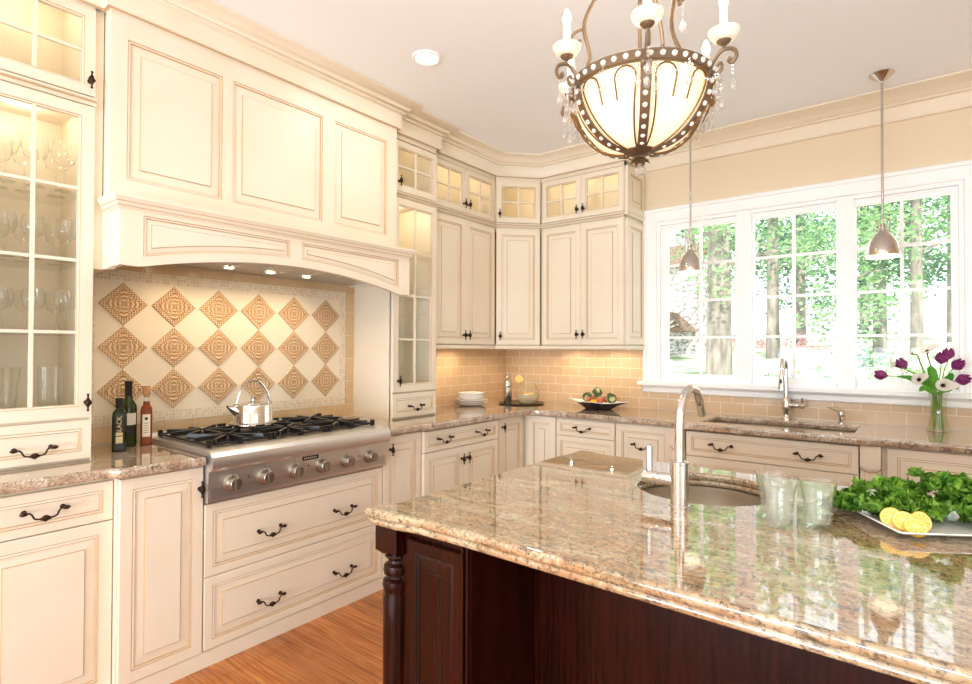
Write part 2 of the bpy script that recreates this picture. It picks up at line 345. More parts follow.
m = MB(); m.sweep(WP, CROWN[:-5]+[(.085, 2.905), (.125, 2.922), (.155, 2.928), (.155, 2.939), (-.001, 2.939)]); struct(m.build('trim_3', crownb, angle=50))
# ------------------------------------------------------------------ sink window
m = MB()
c0, c1 = OX0-.105, OX1+.105
CASP = [(0, 0), (.006, -.016), (.03, -.02), (.075, -.024), (.08, -.034), (.1, -.036), (.105, -.03), (.105, 0)]
def casing(pts_fn, a, b):
    m.bridge([[pts_fn(o, y, t) for o, y in CASP] for t in (0, 1)], [0])
casing(lambda o, y, t: (OX0-o, y, OZ0 if t == 0 else OZ1+o), 0, 1)
casing(lambda o, y, t: (OX1+o, y, OZ0 if t == 0 else OZ1+o), 0, 1)
casing(lambda o, y, t: (OX0-o if t == 0 else OX1+o, y, OZ1+o), 0, 1)
struct(m.build('trim_4', white, angle=40))
m = MB(); m.box(c0-.025, -.085, 1.098, c1+.025, .06, 1.127); m.box(c0, -.028, 1.04, c1, 0, 1.098); m.sweep([(c0, 0), (c0, -.002), (c1, -.002), (c1, 0)][1:3], [(.024, 1.04), (.034, 1.045), (.034, 1.055), (.027, 1.06), (.027, 1.078), (.045, 1.09), (.05, 1.098), (.024, 1.098)])
struct(m.build('trim_5', white, bevel=.004, angle=40))
def wx(x): return 3.07+(x-3.07)*1.0083
def wz(z): return 1.373+(z-1.373)*1.0083
UN = [(1.541, 2.027), (2.152, 2.642), (2.75, 3.215)]
fr = [(OX0, 2.045), (2.045, 2.68), (2.68, OX1)]
for i, ((a, b), (p, q)) in enumerate(zip(UN, fr)):
    a, b = wx(a), wx(b); z0, z1 = wz(1.19), wz(2.29)
    if i == 0: p0, q0 = OX0, 2.085
    elif i == 1: p0, q0 = 2.085, 2.695
    else: p0, q0 = 2.695, OX1
    m = MB()   # frame: jambs reaching from the sash to the casing
    m.box(p0, .0, OZ0, p0+.022, .12, OZ1).box(q0-.022, .0, OZ0, q0, .12, OZ1).box(p0+.022, .0, OZ1-.022, q0-.022, .12, OZ1).box(p0+.022, .0, OZ0, q0-.022, .12, OZ0+.012)
    m.box(p0+.0225, .02, OZ0+.013, p0+.034, .119, OZ1-.023).box(q0-.034, .02, OZ0+.013, q0-.0225, .119, OZ1-.023).box(p0+.0345, .02, OZ1-.036, q0-.0345, .119, OZ1-.023)
    w_ = m.build('window_%d' % (i+1), white, bevel=.002, smooth=False); struct(w_)
    s = MB(); X0, X1 = p0+.030, q0-.030; Z0, Z1 = OZ0+.010, OZ1-.032
    s.box(X0, .03, Z0, a, .065, Z1).box(b, .03, Z0, X1, .065, Z1).box(a, .03, Z0, b, .065, z0).box(a, .03, z1, b, .065, Z1)
    s.build('sash', white, w_, bevel=.003, smooth=False)
    t = MB(); mx_ = (a+b)/2; t.box(mx_-.009, .034, z0, mx_+.009, .06, z1)
    for k in (1, 2, 3): zz = z0+(z1-z0)*k/4; t.box(a, .0345, zz-.009, b, .0595, zz+.009)
    t.build('muntin', white, w_, smooth=False)
    g = MB(); g.face([(a, .048, z0), (b, .048, z0), (b, .048, z1), (a, .048, z1)]); g.build('pane', glassw, w_, smooth=False)
for x in (2.085, 2.695):   # flat mullion covers between the three units
    m = MB(); m.box(x-.047, -.018, OZ0, x+.047, .02, OZ1); struct(m.build('trim_%d' % (6 if x < 2.3 else 7), white, bevel=.004, smooth=False))
# ------------------------------------------------------------------ hardware meshes
def tpull_mesh():
    m = MB(); y = -.026
    m.lathe([(0, -.036), (.0045, -.0345), (.0055, -.031), (.0035, -.028), (.003, -.022), (.006, -.012), (.010, -.004), (.0105, .0), (.010, .004), (.006, .012), (.003, .022), (.0035, .028), (.0055, .031), (.0045, .0345), (0, .036)], 10, (0, y, 0))
    for k in range(4):
        a0 = k*PI/2; m.tube([(.012*math.sin(PI*t/8)*math.cos(a0+t*.35), y+.012*math.sin(PI*t/8)*math.sin(a0+t*.35), -.02+.04*t/8) for t in range(9)], .0016, 5)
    m.lathe([(.009, 0), (.009, -.002), (.005, -.004), (.004, -.02), (.0045, y)], 10, (0, 0, 0), axis='y'); return m.mesh('handle', bronze)
def bail_mesh():
    m = MB()
    for s_ in (-1, 1):
        m.lathe([(0, .0), (.009, 0), (.009, -.003), (.005, -.006), (.004, -.02), (.0062, -.024), (.0065, -.028), (.004, -.032), (0, -.034)], 10, (s_*.056, 0, .010), axis='y')
        m.lathe([(.0015, 0), (.007, .003), (.008, .008), (.004, .016), (0, .019)], 8, (s_*.056, -.027, .010), axis='x') if s_ > 0 else m.lathe([(.0015, 0), (.007, -.003), (.008, -.008), (.004, -.016), (0, -.019)], 8, (s_*.056, -.027, .010), axis='x')
    pts = smooth_path([(-.056, -.027, .010), (-.046, -.028, .010), (-.038, -.029, .002), (-.034, -.03, -.008), (-.024, -.03, -.014), (0, -.03, -.0155), (.024, -.03, -.014), (.034, -.03, -.008), (.038, -.029, .002), (.046, -.028, .010), (.056, -.027, .010)], 4)
    m.tube(pts, .0032, 7); m.lathe([(.003, -.018), (.0055, -.012), (.0085, -.004), (.009, 0), (.0085, .004), (.0055, .012), (.003, .018)], 10, (0, -.03, -.0155), axis='x')
    for k in range(4):
        a0 = k*PI/2; m.tube([(-.018+.036*t/8, -.03+.0105*math.sin(PI*t/8)*math.cos(a0+t*.35), -.0155+.0105*math.sin(PI*t/8)*math.sin(a0+t*.35)) for t in range(9)], .0015, 5)
    return m.mesh('handle', bronze)
TP, BP = tpull_mesh(), bail_mesh()
# ------------------------------------------------------------------ cabinet builder (local: x right, y into the wall, z up; fronts at y=0)
def rect(x0, z0, x1, z1, i, y): return [(x0+i, y, z0+i), (x1-i, y, z0+i), (x1-i, y, z1-i), (x0+i, y, z1-i)]
def prof(kind, s):
    base = [(0, .019, 0), (0, .0025, 0), (.0025, 0, 0), (s, 0, 0), (s+.003, .0035, 1), (s+.010, .0015, 0), (s+.013, .007, 1)]
    if kind == 'raised': base += [(s+.044, .005, 0), (s+.0475, .0005, 1)]
    else: base += [(s+.022, .007, 0)]
    return base
def front_panel(kind, x0, z0, x1, z1, s):
    x0 -= .0011; x1 += .0011; z0 -= .0018; z1 += .0018
    m = MB(); pr = prof(kind, s); rs = [rect(x0, z0, x1, z1, i, y) for i, y, _ in pr]
    m.bridge(rs, [p[2] for p in pr[1:]], cap1=True); m.f.append((3, 2, 1, 0)); m.m.append(0); return m
def glass_front(x0, z0, x1, z1, s, rows):
    x0 -= .0011; x1 += .0011
    m = MB(); pr = [(0, .019, 0), (0, .0025, 0), (.0025, 0, 0), (s-.006, 0, 0), (s-.003, .0035, 1), (s+.002, .0045, 0), (s+.004, .008, 1), (s+.004, .019, 0)]
    rs = [rect(x0, z0, x1, z1, i, y) for i, y, _ in pr]; rs.append(rs[0]); m.bridge(rs, [p[2] for p in pr[1:]]+[0])
    i = s+.003; cx = (x0+x1)/2; m.box(cx-.0065, .003, z0+i, cx+.0065, .017, z1-i)
    for k in range(1, rows): zz = z0+i+(z1-z0-2*i)*k/rows; m.box(x0+i, .0035, zz-.006, x1-i, .0165, zz+.006)
    g = MB(); g.face([(x0+i, .0125, z0+i), (x1-i, .0125, z0+i), (x1-i, .0125, z1-i), (x0+i, .0125, z1-i)]); return m, g
def cabinet(name, label, cat, fx, fy, rz, z0, width, height, depth, fronts, hollow=False, group=None, feet=0, shelves=(), extra=None, sides=0.0):
    r = thing(name, label, cat, (fx, fy, z0), rz, group); B = MB(); d0 = .021
    if not hollow: B.box(.0005, d0, 0, width-.0005, depth, height)
    else:
        t = .018; b0 = .03 if z0 > 1.2 else 0; B.box(0, d0, b0, t, depth, height).box(width-t, d0, b0, width, depth, height).box(t, d0, b0, width-t, depth, b0+t).box(t, d0, height-t, width-t, depth, height).box(t, depth-t, t, width-t, depth, height-t)
        B.box(0, .0215, height-.215, width, .034, height-.02); B.box(0, .003, 0, .0018, .03, height); B.box(width-.0035, .004, 0, width, .03, height)
        for h in hollow if isinstance(hollow, (list, tuple)) else (): B.box(t, .0215, h-z0-.055, width-t, .03, h-z0+.05)
        for h in hollow if isinstance(hollow, (list, tuple)) else (): B.box(t, d0, h-z0-.01, width-t, depth-t, h-z0+.01)
    if extra: extra(B, width, height, depth)
    B.build('body', [cream if not hollow else inner_body, glaze, darkgap], r, smooth=False)
    for sh in shelves:
        S = MB(); S.box(.02, d0+.03, sh-z0-.004, width-.02, depth-.02, sh-z0+.004); S.build('glass_shelf', shelfm, r, smooth=False)
    for fr_ in fronts:
        kind, a, b, c, d = fr_[:5]; hs = fr_[5] if len(fr_) > 5 else []; b -= z0; d -= z0
        if kind.startswith('glass'):
            m, g = glass_front(a, b, c, d, .052 if d-b > .6 else .045, int(kind[5:])); o = m.build('door', [cream, glaze], r, smooth=False); g.build('glass_pane', glassp, o, smooth=False)
        elif kind == 'door': o = front_panel('raised', a, b, c, d, .044).build('door', [cream, glaze], r, smooth=False)
        elif kind == 'drawer': o = front_panel('flat', a, b, c, d, .032).build('drawer', [cream, glaze], r, smooth=False)
        elif kind == 'bigdrawer': o = front_panel('raised', a, b, c, d, .036).build('drawer', [cream, glaze], r, smooth=False)
        elif kind == 'plain': o = front_panel('flat', a, b, c, d, .03).build('panel', [cream, glaze], r, smooth=False)
        for hk, hx, hz in hs: put('handle', TP if hk == 'T' else BP, o, (hx, 0, hz-z0))
    return r
inner_body = cream; shelfm = thin_glass('shelf_glass', (253, 254, 253), .6)
L90 = PI/2
# --- left wall, X faces. local x = world Y - Y0
cabinet('base_cabinet', 'cream base cabinet with one drawer over one door, left of the bottles', 'cabinet', .60, -3.83, L90, 0, .418, .873, .598,
        [('drawer', 0, .712, .416, .858, [('B', .20, .785)]), ('door', 0, .06, .416, .704)])
cabinet('base_cabinet', 'narrow cream base cabinet with one tall door, left of the cooktop', 'cabinet', .65, -3.41, L90, 0, .322, .873, .648,
        [('door', .004, .074, .318, .864, [('T', .302, .775)])])
cabinet('drawer_cabinet', 'cream cabinet of two wide drawers under the cooktop', 'cabinet', .65, -3.087, L90, 0, 1.004, .700, .648,
        [('bigdrawer', .003, .078, 1.001, .382, [('B', .305, .195), ('B', .727, .195)]), ('bigdrawer', .003, .389, 1.001, .698, [('B', .305, .517), ('B', .727, .517)])])
cabinet('base_cabinet', 'narrow cream base cabinet with one tall door, right of the cooktop', 'cabinet', .65, -2.082, L90, 0, .31, .873, .648,
        [('door', .004, .074, .305, .864, [('T', .052, .79)])])
cabinet('base_cabinet', 'cream base cabinet with a two-handled drawer over two doors, below the plates', 'cabinet', .67, -1.772, L90, 0, .782, .873, .668,
        [('drawer', .003, .733, .757, .860, [('B', .180, .797), ('B', .562, .797)]), ('door', .003, .074, .378, .725, [('T', .352, .648)]), ('door', .382, .074, .757, .725, [('T', .410, .648)])])
# corner lazy susan: two leaves at a right angle
r = thing('corner_base_cabinet', 'cream inside-corner base cabinet with two door leaves meeting in the corner', 'cabinet', (.65, -.64, 0))
m = MB(); m.box(-.649, -.345, 0, -.021, .639, .873).box(-.021, .021, 0, .275, .639, .873); m.build('body', cream, r, smooth=False)
o = front_panel('raised', 0, .074, .318, .864, .05).build('door', [cream, glaze], r, smooth=False); o.location = (0, -.342, 0); o.rotation_euler = (0, 0, L90); put('handle', TP, o, (.045, 0, .80))
o = front_panel('raised', .024, .074, .272, .864, .05).build('door', [cream, glaze], r, smooth=False)
# --- back wall bases
cabinet('drawer_cabinet', 'cream base cabinet of stacked drawers in the back run, below the fruit platter', 'cabinet', .928, -.64, 0, 0, .472, .873, .638,
        [('drawer', .004, .742, .468, .860, [('B', .225, .797)]), ('bigdrawer', .004, .410, .468, .735, [('B', .235, .57)]), ('bigdrawer', .004, .074, .468, .403, [('B', .235, .24)])])
cabinet('pullout_cabinet', 'cream base cabinet with one square pull-out front, between drawers and pilaster', 'cabinet', 1.402, -.64, 0, 0, .396, .873, .638,
        [('door', .004, .074, .39, .862, [('B', .195, .725)])])
def pilaster(x, label):
    t = thing('pilaster', label, 'pilaster', (x, -.70, 0)); m = MB(); m.box(0, .015, 0, .09, .698, .873); m.build('body', cream, t, smooth=False, bevel=.002)
    m = MB(); m.box(0, 0, .775, .09, .02, .872)
    arc = [(.045-.045*math.cos(PI*k/10), .775-.022*math.sin(PI*k/10)) for k in range(11)]
    m.bridge([[(x_, .001, z_) for x_, z_ in arc], [(x_, .018, z_) for x_, z_ in arc]], [0]); m.face([(x_, .001, z_) for x_, z_ in arc]); m.build('capital', cream, t, smooth=False)
    m = MB(); arc2 = [(.045-.045*math.cos(PI*k/10), .7735-.024*math.sin(PI*k/10)) for k in range(11)]
    m.tube([(x_, .006, z_-.004) for x_, z_ in arc2], .004, 6); m.tube([(x_, .008, z_-.016) for x_, z_ in arc2], .003, 6, 1)
    m.build('necking', [cream, glaze], t)
    m = MB(); ns = 30; pts = []
    for k in range(ns+1):
        u = k/ns; x_ = .006+.078*u; pts.append((x_, .010+.004*abs(math.cos(u*PI*4)), 0))
    m.bridge([[(p[0], p[1], .10) for p in pts], [(p[0], p[1], .752) for p in pts]], [0], closed=False); m.build('fluting', cream, t, angle=60)
    m = MB(); m.box(-.002, -.006, 0, .092, .03, .10); m.build('plinth', cream, t, smooth=False, bevel=.003)
pilaster(1.805, 'cream fluted pilaster with a rounded cap, left of the sink drawers')
cabinet('sink_base_cabinet', 'cream sink base cabinet with a two-handled false drawer over two doors', 'cabinet', 1.902, -.69, 0, 0, .908, .712, .688,
        [('drawer', .003, .715, .905, .862, [('B', .215, .785), ('B', .675, .785)]), ('door', .003, .074, .452, .707), ('door', .456, .074, .905, .707)])
pilaster(2.815, 'cream fluted pilaster with a rounded cap, right of the sink drawers')
cabinet('dishwasher_panel_cabinet', 'cream panelled appliance front at the far right, below the tulip vase', 'cabinet', 2.907, -.66, 0, 0, .698, .873, .658,
        [('door', .022, .074, .694, .862, [('B', .303, .735)])])
# toe boards
m = MB(); m.sweep([(.58, -3.83), (.58, -3.412), (.64, -3.412), (.64, -1.775), (.655, -1.775), (.655, -.62)], [(-.02, 0), (.002, 0), (.002, .065), (-.004, .07), (-.02, .07)]); struct(m.build('baseboard_left', cream, smooth=False))
m = MB(); m.sweep([(.66, -.63), (1.8, -.63), (1.8, -.68), (2.91, -.68), (2.91, -.65), (3.6, -.65)], [(-.02, 0), (.002, 0), (.002, .065), (-.004, .07), (-.02, .07)]); struct(m.build('baseboard_back', cream, smooth=False))
# --- countertops
def arcp(cx, cy, r, a0, a1, n=8): return [(cx+r*math.cos(math.radians(a0+(a1-a0)*k/n)), cy+r*math.sin(math.radians(a0+(a1-a0)*k/n))) for k in range(n+1)]
o = slab('countertop', [(.001, -3.84), (.628, -3.84), (.632, -3.475), (.650, -3.44), (.678, -3.415), (.684, -3.39), (.684, -3.098), (.001, -3.098)], [], .874, .914, gr_wa, .012)
tag(o, 'tan speckled granite countertop left of the cooktop, holding the bottles', 'countertop')
hole = [(1.967, -.560), (2.765, -.560), (2.775, -.550), (2.775, -.190), (2.765, -.180), (1.967, -.180), (1.957, -.190), (1.957, -.550)]
o = slab('countertop', [(.001, -2.087), (.684, -2.087), (.684, -1.82), (.690, -1.795), (.705, -1.77), (.708, -1.74), (.708, -.83)]+arcp(.838, -.80, .13, 180, 90)[1:]+[(1.76, -.670), (1.80, -.690), (1.83, -.722), (1.86, -.728), (2.86, -.728), (2.90, -.720), (2.93, -.695), (2.96, -.690), (3.605, -.690), (3.605, -.001), (.001, -.001)], [hole], .874, .914, gr_wa, .012)
tag(o, 'speckled granite countertop running right of the cooktop, round the corner under the window', 'countertop')
# main sink
t = thing('undermount_sink', 'rectangular stainless sink set under the window countertop', 'sink', (2.366, -.37, .72))
m = MB(); rr = lambda i, z: [(-.415+i, -.196+i, z), (.415-i, -.196+i, z), (.415-i, .196-i, z), (-.415+i, .196-i, z)]
m.bridge([rr(-.01, .153), rr(0, .153), rr(.004, .02), rr(.02, .004)], [0]*3, cap1=True); m.build('basin', steels, t, angle=20); m = MB(); m.lathe([(0, .006), (.03, .006), (.036, .008), (.04, .0045)], 20); m.build('drain', steeld, t)
# --- backsplashes
Z1S = 1.40
t = thing('tile_backsplash', 'tan subway tile backsplash on the left wall behind the plate stack', 'backsplash')
m = MB(); m.box(.0005, -1.37, .9145, .008, -.0085, Z1S-.03); m.build('tile_field', tilem, t, smooth=False)
t = thing('tile_backsplash', 'tan subway tile backsplash running from the corner along under the window', 'backsplash')
m = MB(); m.box(.0005, -.008, .9145, 1.349, -.0005, Z1S-.03).box(1.349, -.008, .9145, 3.605, -.0005, 1.04).box(3.38, -.008, 1.04, 3.605, -.0005, 1.40); m.build('tile_field', tilem, t, smooth=False)
t = thing('cooktop_tile_mural', 'framed tile mural of embossed tan diamonds on cream behind the cooktop', 'backsplash', (.010, -3.42, 0), L90)
m = MB(); m.box(0, 0, .9145, 1.635, .009, 1.85); m.build('setting_bed', grout, t, smooth=False)
m = MB()
for k in range(11):
    x0 = .018+k*.1535
    m.box(x0-.05, -.004, .921, x0+.1005, .0, .998); m.box(x0, -.004, 1.752, x0+.1505, .0, 1.85)
for k in range(5): z0 = 1.002+k*.1535; m.box(1.566, -.004, z0, 1.63, 0, z0+.1505)
m.build('border_tile', tilep, t, smooth=False, bevel=.0015)
m = MB(); X0, X1 = .07, 1.562; m.box(X0, -.005, 1.003, X1, 0, 1.052).box(X0, -.005, 1.70, X1, 0, 1.748).box(X1-.048, -.005, 1.052, X1, 0, 1.70).box(X0, -.005, 1.052, .118, 0, 1.70); m.build('mosaic_border', mosm, t, smooth=False)
m = MB(); m.box(.118, -.003, 1.052, X1-.048, 0, 1.70); m.build('cream_field', creamtile, t, smooth=False)
m = MB(); hw, hh = .108, .104; q = [(hw, 0), (0, hh), (-hw, 0), (0, -hh)]
m.bridge([[(a, 0, b) for a, b in q], [(a, -.005, b) for a, b in q], [(a*.965, -.008, b*.965) for a, b in q]], [0, 0], cap1=True); dm = m.mesh('decorative_tile', relm, smooth=False)
for c in range(6):
    for rr_ in range(3): put('decorative_tile', dm, t, (-3.186+.2335*c+3.42, -.002, 1.587-.211*rr_))

# outlets on the corner backsplash hidden by objects are left out
# --- upper and tall cabinets
def midrail(zs, x0=0, ret=0):
    def f(B, W, H, D):
        for z, kind in zs:
            if kind == 'bead': B.sweep([(x0, .02), (W-x0, .02)], [(0, z-.018), (.020, z-.018), (.030, z-.010), (.026, z-.002), (.034, z+.004), (.034, z+.010), (.02, z+.016), (0, z+.016)]); B.box(x0, -.0145, z-.0045, W-x0, .01, z-.0020, 1)
            if kind == 'rail': B.sweep([(x0, .02), (W-x0, .02)], [(0, z), (.016, z), (.024, z+.006), (.024, z+.018), (.018, z+.030), (0, z+.032)]); B.box(x0, -.0005, z+.030, W-x0, .02, z+.0325, 1)
        B.box(x0, .004, H-.193, W-x0, .0215, H)
    return f
z0 = .9145
cabinet('tall_glass_cabinet', 'tall cream glass-door cabinet standing on the counter left of the hood, wine glasses inside', 'cabinet', .40, -3.826, L90, z0, .400, 2.94-z0-.001, .398,
        [('drawer', .002, .926, .398, 1.078, [('B', .208, .978)]), ('glass4', .002, 1.090, .398, 2.362, [('T', .378, 1.153)]), ('glass2', .002, 2.405, .398, 2.765, [('T', .378, 2.462)])],
        hollow=[1.084, 2.384], shelves=(1.43, 1.72, 2.01), extra=midrail([(2.384-z0, 'bead')]))
cabinet('tall_glass_cabinet', 'tall cream glass-door cabinet standing on the counter right of the hood', 'cabinet', .40, -1.785, L90, z0, .408, 2.94-z0-.001, .398,
        [('drawer', .002, .926, .406, 1.078, [('B', .20, .985)]), ('glass4', .002, 1.090, .406, 2.362, [('T', .045, 1.164)]), ('glass2', .002, 2.405, .406, 2.735, [('T', .045, 2.466)])],
        hollow=[1.084, 2.384], shelves=(1.43, 1.72, 2.01), extra=midrail([(2.384-z0, 'bead')]))
z0 = 1.372
UP = [(2.384-z0, 'bead'), (0, 'rail')]
cabinet('wall_cabinet', 'cream two-door wall cabinet between tall cabinet and corner, glass doors on top', 'cabinet', .36, -1.376, L90, z0, .732, 2.94-z0-.001, .358,
        [('door', .004, 1.410, .359, 2.348, [('T', .335, 1.478)]), ('door', .363, 1.410, .722, 2.348, [('T', .387, 1.478)]), ('glass2', .004, 2.405, .359, 2.742, [('T', .335, 2.47)]), ('glass2', .363, 2.405, .722, 2.742, [('T', .387, 2.47)])], hollow=[2.384], extra=midrail(UP))
r = thing('corner_wall_cabinet', 'cream diagonal corner wall cabinet with a single glass door above', 'cabinet', (.36, -.64, z0))
W = math.hypot(.255, .28); ang = math.atan2(.28, .255); H = 2.94-z0-.001; ux, uy = math.cos(ang), math.sin(ang)
m = MB(); ox, oy = -.021*uy, .021*ux
po = [(ox, oy), (ux*W+ox, uy*W+oy), (.253, .638), (-.358, .638), (-.358, .012)]
m.bridge([[(x, y, .03) for x, y in po], [(x, y, .045) for x, y in po]], [0], cap0=True, cap1=True)
m.bridge([[(x, y, 2.374-z0) for x, y in po], [(x, y, 2.394-z0) for x, y in po]], [0], cap0=True, cap1=True)
m.bridge([[(x, y, H-.02) for x, y in po], [(x, y, H) for x, y in po]], [0], cap0=True, cap1=True)
m.bridge([[(x, y, .045) for x, y in po[1:]+po[:1]], [(x, y, 2.374-z0) for x, y in po[1:]+po[:1]]], [0], closed=False)
m.bridge([[(x, y, 2.394-z0) for x, y in po[1:]+po[:1]], [(x, y, H-.02) for x, y in po[1:]+po[:1]]], [0], closed=False)
m.bridge([[(ux*a+ox*b, uy*a+oy*b, 2.742-z0) for a, b in ((.0, .2), (W, .2), (W, 1), (0, 1))], [(ux*a+ox*b, uy*a+oy*b, H) for a, b in ((.0, .2), (W, .2), (W, 1), (0, 1))]], [0], cap0=True, cap1=True)
m.bridge([[(ux*a+ox*b, uy*a+oy*b, 2.33-z0) for a, b in ((.0, 1), (W, 1), (W, 1.5), (0, 1.5))], [(ux*a+ox*b, uy*a+oy*b, 2.43-z0) for a, b in ((.0, 1), (W, 1), (W, 1.5), (0, 1.5))]], [0], cap0=True, cap1=True)
m.build('body', cream, r, smooth=False)
d = bpy.data.objects.new('face', None); COL.objects.link(d); d.parent = r; d.rotation_euler = (0, 0, ang)
fb = MB(); midrail(UP)(fb, W, H, 0); fb.build('moulding', [cream, glaze], d, smooth=False)
o = front_panel('raised', .008, 1.410-z0, W-.008, 2.348-z0, .044).build('door', [cream, glaze], d, smooth=False); put('handle', TP, o, (.035, 0, 1.478-z0))
mm, gg = glass_front(.008, 2.405-z0, W-.008, 2.742-z0, .045, 2); o = mm.build('door', [cream, glaze], d, smooth=False); gg.build('glass_pane', glassp, o, smooth=False); put('handle', TP, o, (.030, 0, 2.47-z0))
for ch in list(d.children):   # drop the helper empty, keep the parts directly under the cabinet
    ch.parent = r; ch.rotation_euler = (0, 0, ang)
bpy.data.objects.remove(d)
r = cabinet('wall_cabinet', 'cream two-door wall cabinet beside the window, glass doors on top', 'cabinet', .616, -.36, 0, z0, .729, 2.94-z0-.001, .358,
        [('door', .012, 1.410, .365, 2.348, [('T', .340, 1.490)]), ('door', .369, 1.410, .722, 2.348, [('T', .394, 1.490)]), ('glass2', .012, 2.405, .365, 2.742, [('T', .340, 2.47)]), ('glass2', .369, 2.405, .722, 2.742, [('T', .394, 2.47)])], hollow=[2.384], extra=midrail(UP))
for za, zb in ((1.410, 2.348), (2.405, 2.742)):   # raised side panels facing the window
    o = front_panel('raised', .02, za-z0, .34, zb-z0, .05).build('side_panel', [cream, glaze], r, smooth=False); o.location = (.747, .0, 0); o.rotation_euler = (0, 0, L90)
for a in ((.751, 0, .030), (.757, 2.374-z0, 2.396-z0)): m = MB(); m.box(.729, -.004, a[1], a[0], .356, a[2]); m.build('moulding', cream, r, smooth=False, bevel=.004)
# ------------------------------------------------------------------ range hood
r = thing('range_hood', 'cream panelled range hood with an arched mantle above the cooktop', 'range hood', (.45, -3.39, 0), L90)
W = 1.585
m = MB(); m.box(-.038, .07, 1.70, -.0035, .448, 2.90); m.build('filler', cream, r, smooth=False)
m = MB(); pan = [(.062, .466), (.515, 1.030), (1.109, 1.502)]; zb, zt = 2.080, 2.672
def fq(a, b, c, d, y=0): m.face([(a, y, b), (c, y, b), (c, y, d), (a, y, d)])
fq(0, 1.97, W, zb); fq(0, zt, W, 2.90); xs = [0]+[v for p_ in pan for v in p_]+[W]
for k in range(0, 8, 2): fq(xs[k], zb, xs[k+1], zt)
RP = [(0, 0, 0), (.003, .004, 1), (.010, .002, 0), (.0135, .009, 1), (.050, .006, 0), (.0535, .0005, 1)]
for a, b in pan:
    m.bridge([rect(a, zb, b, zt, i, y) for i, y, _ in RP], [q_[2] for q_ in RP[1:]], cap1=True)
m.box(0, .012, 1.97, W, .448, 2.90)
m.face([(0, 0, 1.97), (0, .012, 1.97), (0, .012, 2.9), (0, 0, 2.9)]); m.face([(W, 0, 1.97), (W, .012, 1.97), (W, .012, 2.9), (W, 0, 2.9)]); m.build('chimney_front', [cream, glaze], r, smooth=False)
# arched mantle: front plane y = -.12 (X = .57)
def arch(x): y = x-.79; return 1.705+.085*max(0, 1-(y/.71)**2)
m = MB(); yf = -.12; NX = 64; xs_ = [W*k/NX for k in range(NX+1)]; ZT = 1.985; PT = 1.915; off = .040
pans = [(.085, .755), (.825, 1.495)]
def cols(a, b, f0, f1, y=yf, n=24):
    for k in range(n):
        x0, x1 = a+(b-a)*k/n, a+(b-a)*(k+1)/n; m.face([(x0, y, f0(x0)), (x1, y, f0(x1)), (x1, y, f1(x1)), (x0, y, f1(x0))])
cols(0, W, lambda x: PT, lambda x: ZT); cols(0, W, arch, lambda x: arch(x)+off, n=64)
for a, b in ((0, pans[0][0]), (pans[0][1], pans[1][0]), (pans[1][1], W)): cols(a, b, lambda x: arch(x)+off, lambda x: PT, n=6)
for a, b in pans:
    rings = []
    for i, y, _ in [(0, 0, 0), (.003, .004, 1), (.009, .002, 0), (.012, .008, 1), (.030, .005, 0), (.033, .001, 1)]:
        n = 30; X = [a+i+(b-a-2*i)*k/n for k in range(n+1)]
        rings.append([(x, yf+y, arch(x)+off+i) for x in X]+[(x, yf+y, PT-i) for x in reversed(X)])
    m.bridge(rings, [1, 0, 1, 0, 1])
    last = rings[-1]; n = 31
    for k in range(n-1): m.face([last[k], last[k+1], last[2*n-2-k], last[2*n-1-k]])
# underside lip, back of the front board, sides
for k in range(NX):
    x0, x1 = xs_[k], xs_[k+1]; m.face([(x0, yf, arch(x0)), (x1, yf, arch(x1)), (x1, yf+.03, arch(x1)), (x0, yf+.03, arch(x0))]); m.face([(x0, yf+.03, arch(x0)), (x1, yf+.03, arch(x1)), (x1, yf+.03, ZT), (x0, yf+.03, ZT)])
m.build('mantle_front', [cream, glaze], r, smooth=False)
for x0, x1 in ((0, .025), (W-.025, W)): m = MB(); m.box(x0, yf+.001, 1.705, x1, -.001, 1.975).box(x0-(.003 if not x0 else 0), -.001, 1.700 if not x0 else 1.79, x1, .448, 1.975); m.build('mantle_side', cream, r, smooth=False)
m = MB()
MC = [(-.002, 1.934), (.007, 1.934), (.009, 1.942), (.016, 1.950), (.018, 1.958), (.022, 1.967), (.027, 1.973), (.027, 1.987), (-.13, 1.987)]
m.sweep([(0, .043), (0, yf), (W, yf), (W, .043)], [(p_[0], p_[1]) for p_ in MC]); m.build('mantle_shelf', cream, r, angle=30)
m = MB(); m.sweep([(0, .043), (0, yf), (W, yf), (W, .043)], [(.006, 1.940), (.0105, 1.940), (.0105, 1.943), (.006, 1.943)]); m.sweep([(0, .043), (0, yf), (W, yf), (W, .043)], [(.016, 1.956), (.0195, 1.956), (.0195, 1.959), (.016, 1.959)]); m.build('glaze_line', glaze, r)
m = MB(); m.box(.026, -.088, 1.80, W-.026, .43, 1.82); m.build('liner', steeld, r, smooth=False)
for k in range(9): m = MB(); m.box(.15+.15*k, -.05, 1.797, .16+.15*k, .20, 1.7995); m.build('filter_rib', steel, r, smooth=False)
lampm = P('lamp_lens', (255, 240, 215), .4, emit=(255, 226, 180), es=25)
for yy in (-3.0, -2.765, -2.53, -2.30):
    m = MB(); m.lathe([(.034, 1.7985), (.034, 1.794), (.026, 1.792), (.024, 1.796)], 20); m.build('lamp_ring', steel, r, loc=(yy+3.39, .235, 0)); m = MB(); m.lathe([(0, 1.7935), (.024, 1.7945)], 20); m.build('lamp_lens', lampm, r, loc=(yy+3.39, .235, 0))
    light('SPOT', 'hood_lamp', (.215, yy, 1.785), 3.8, (1, .79, .54), .02, spot_size=2.6, spot_blend=.8)
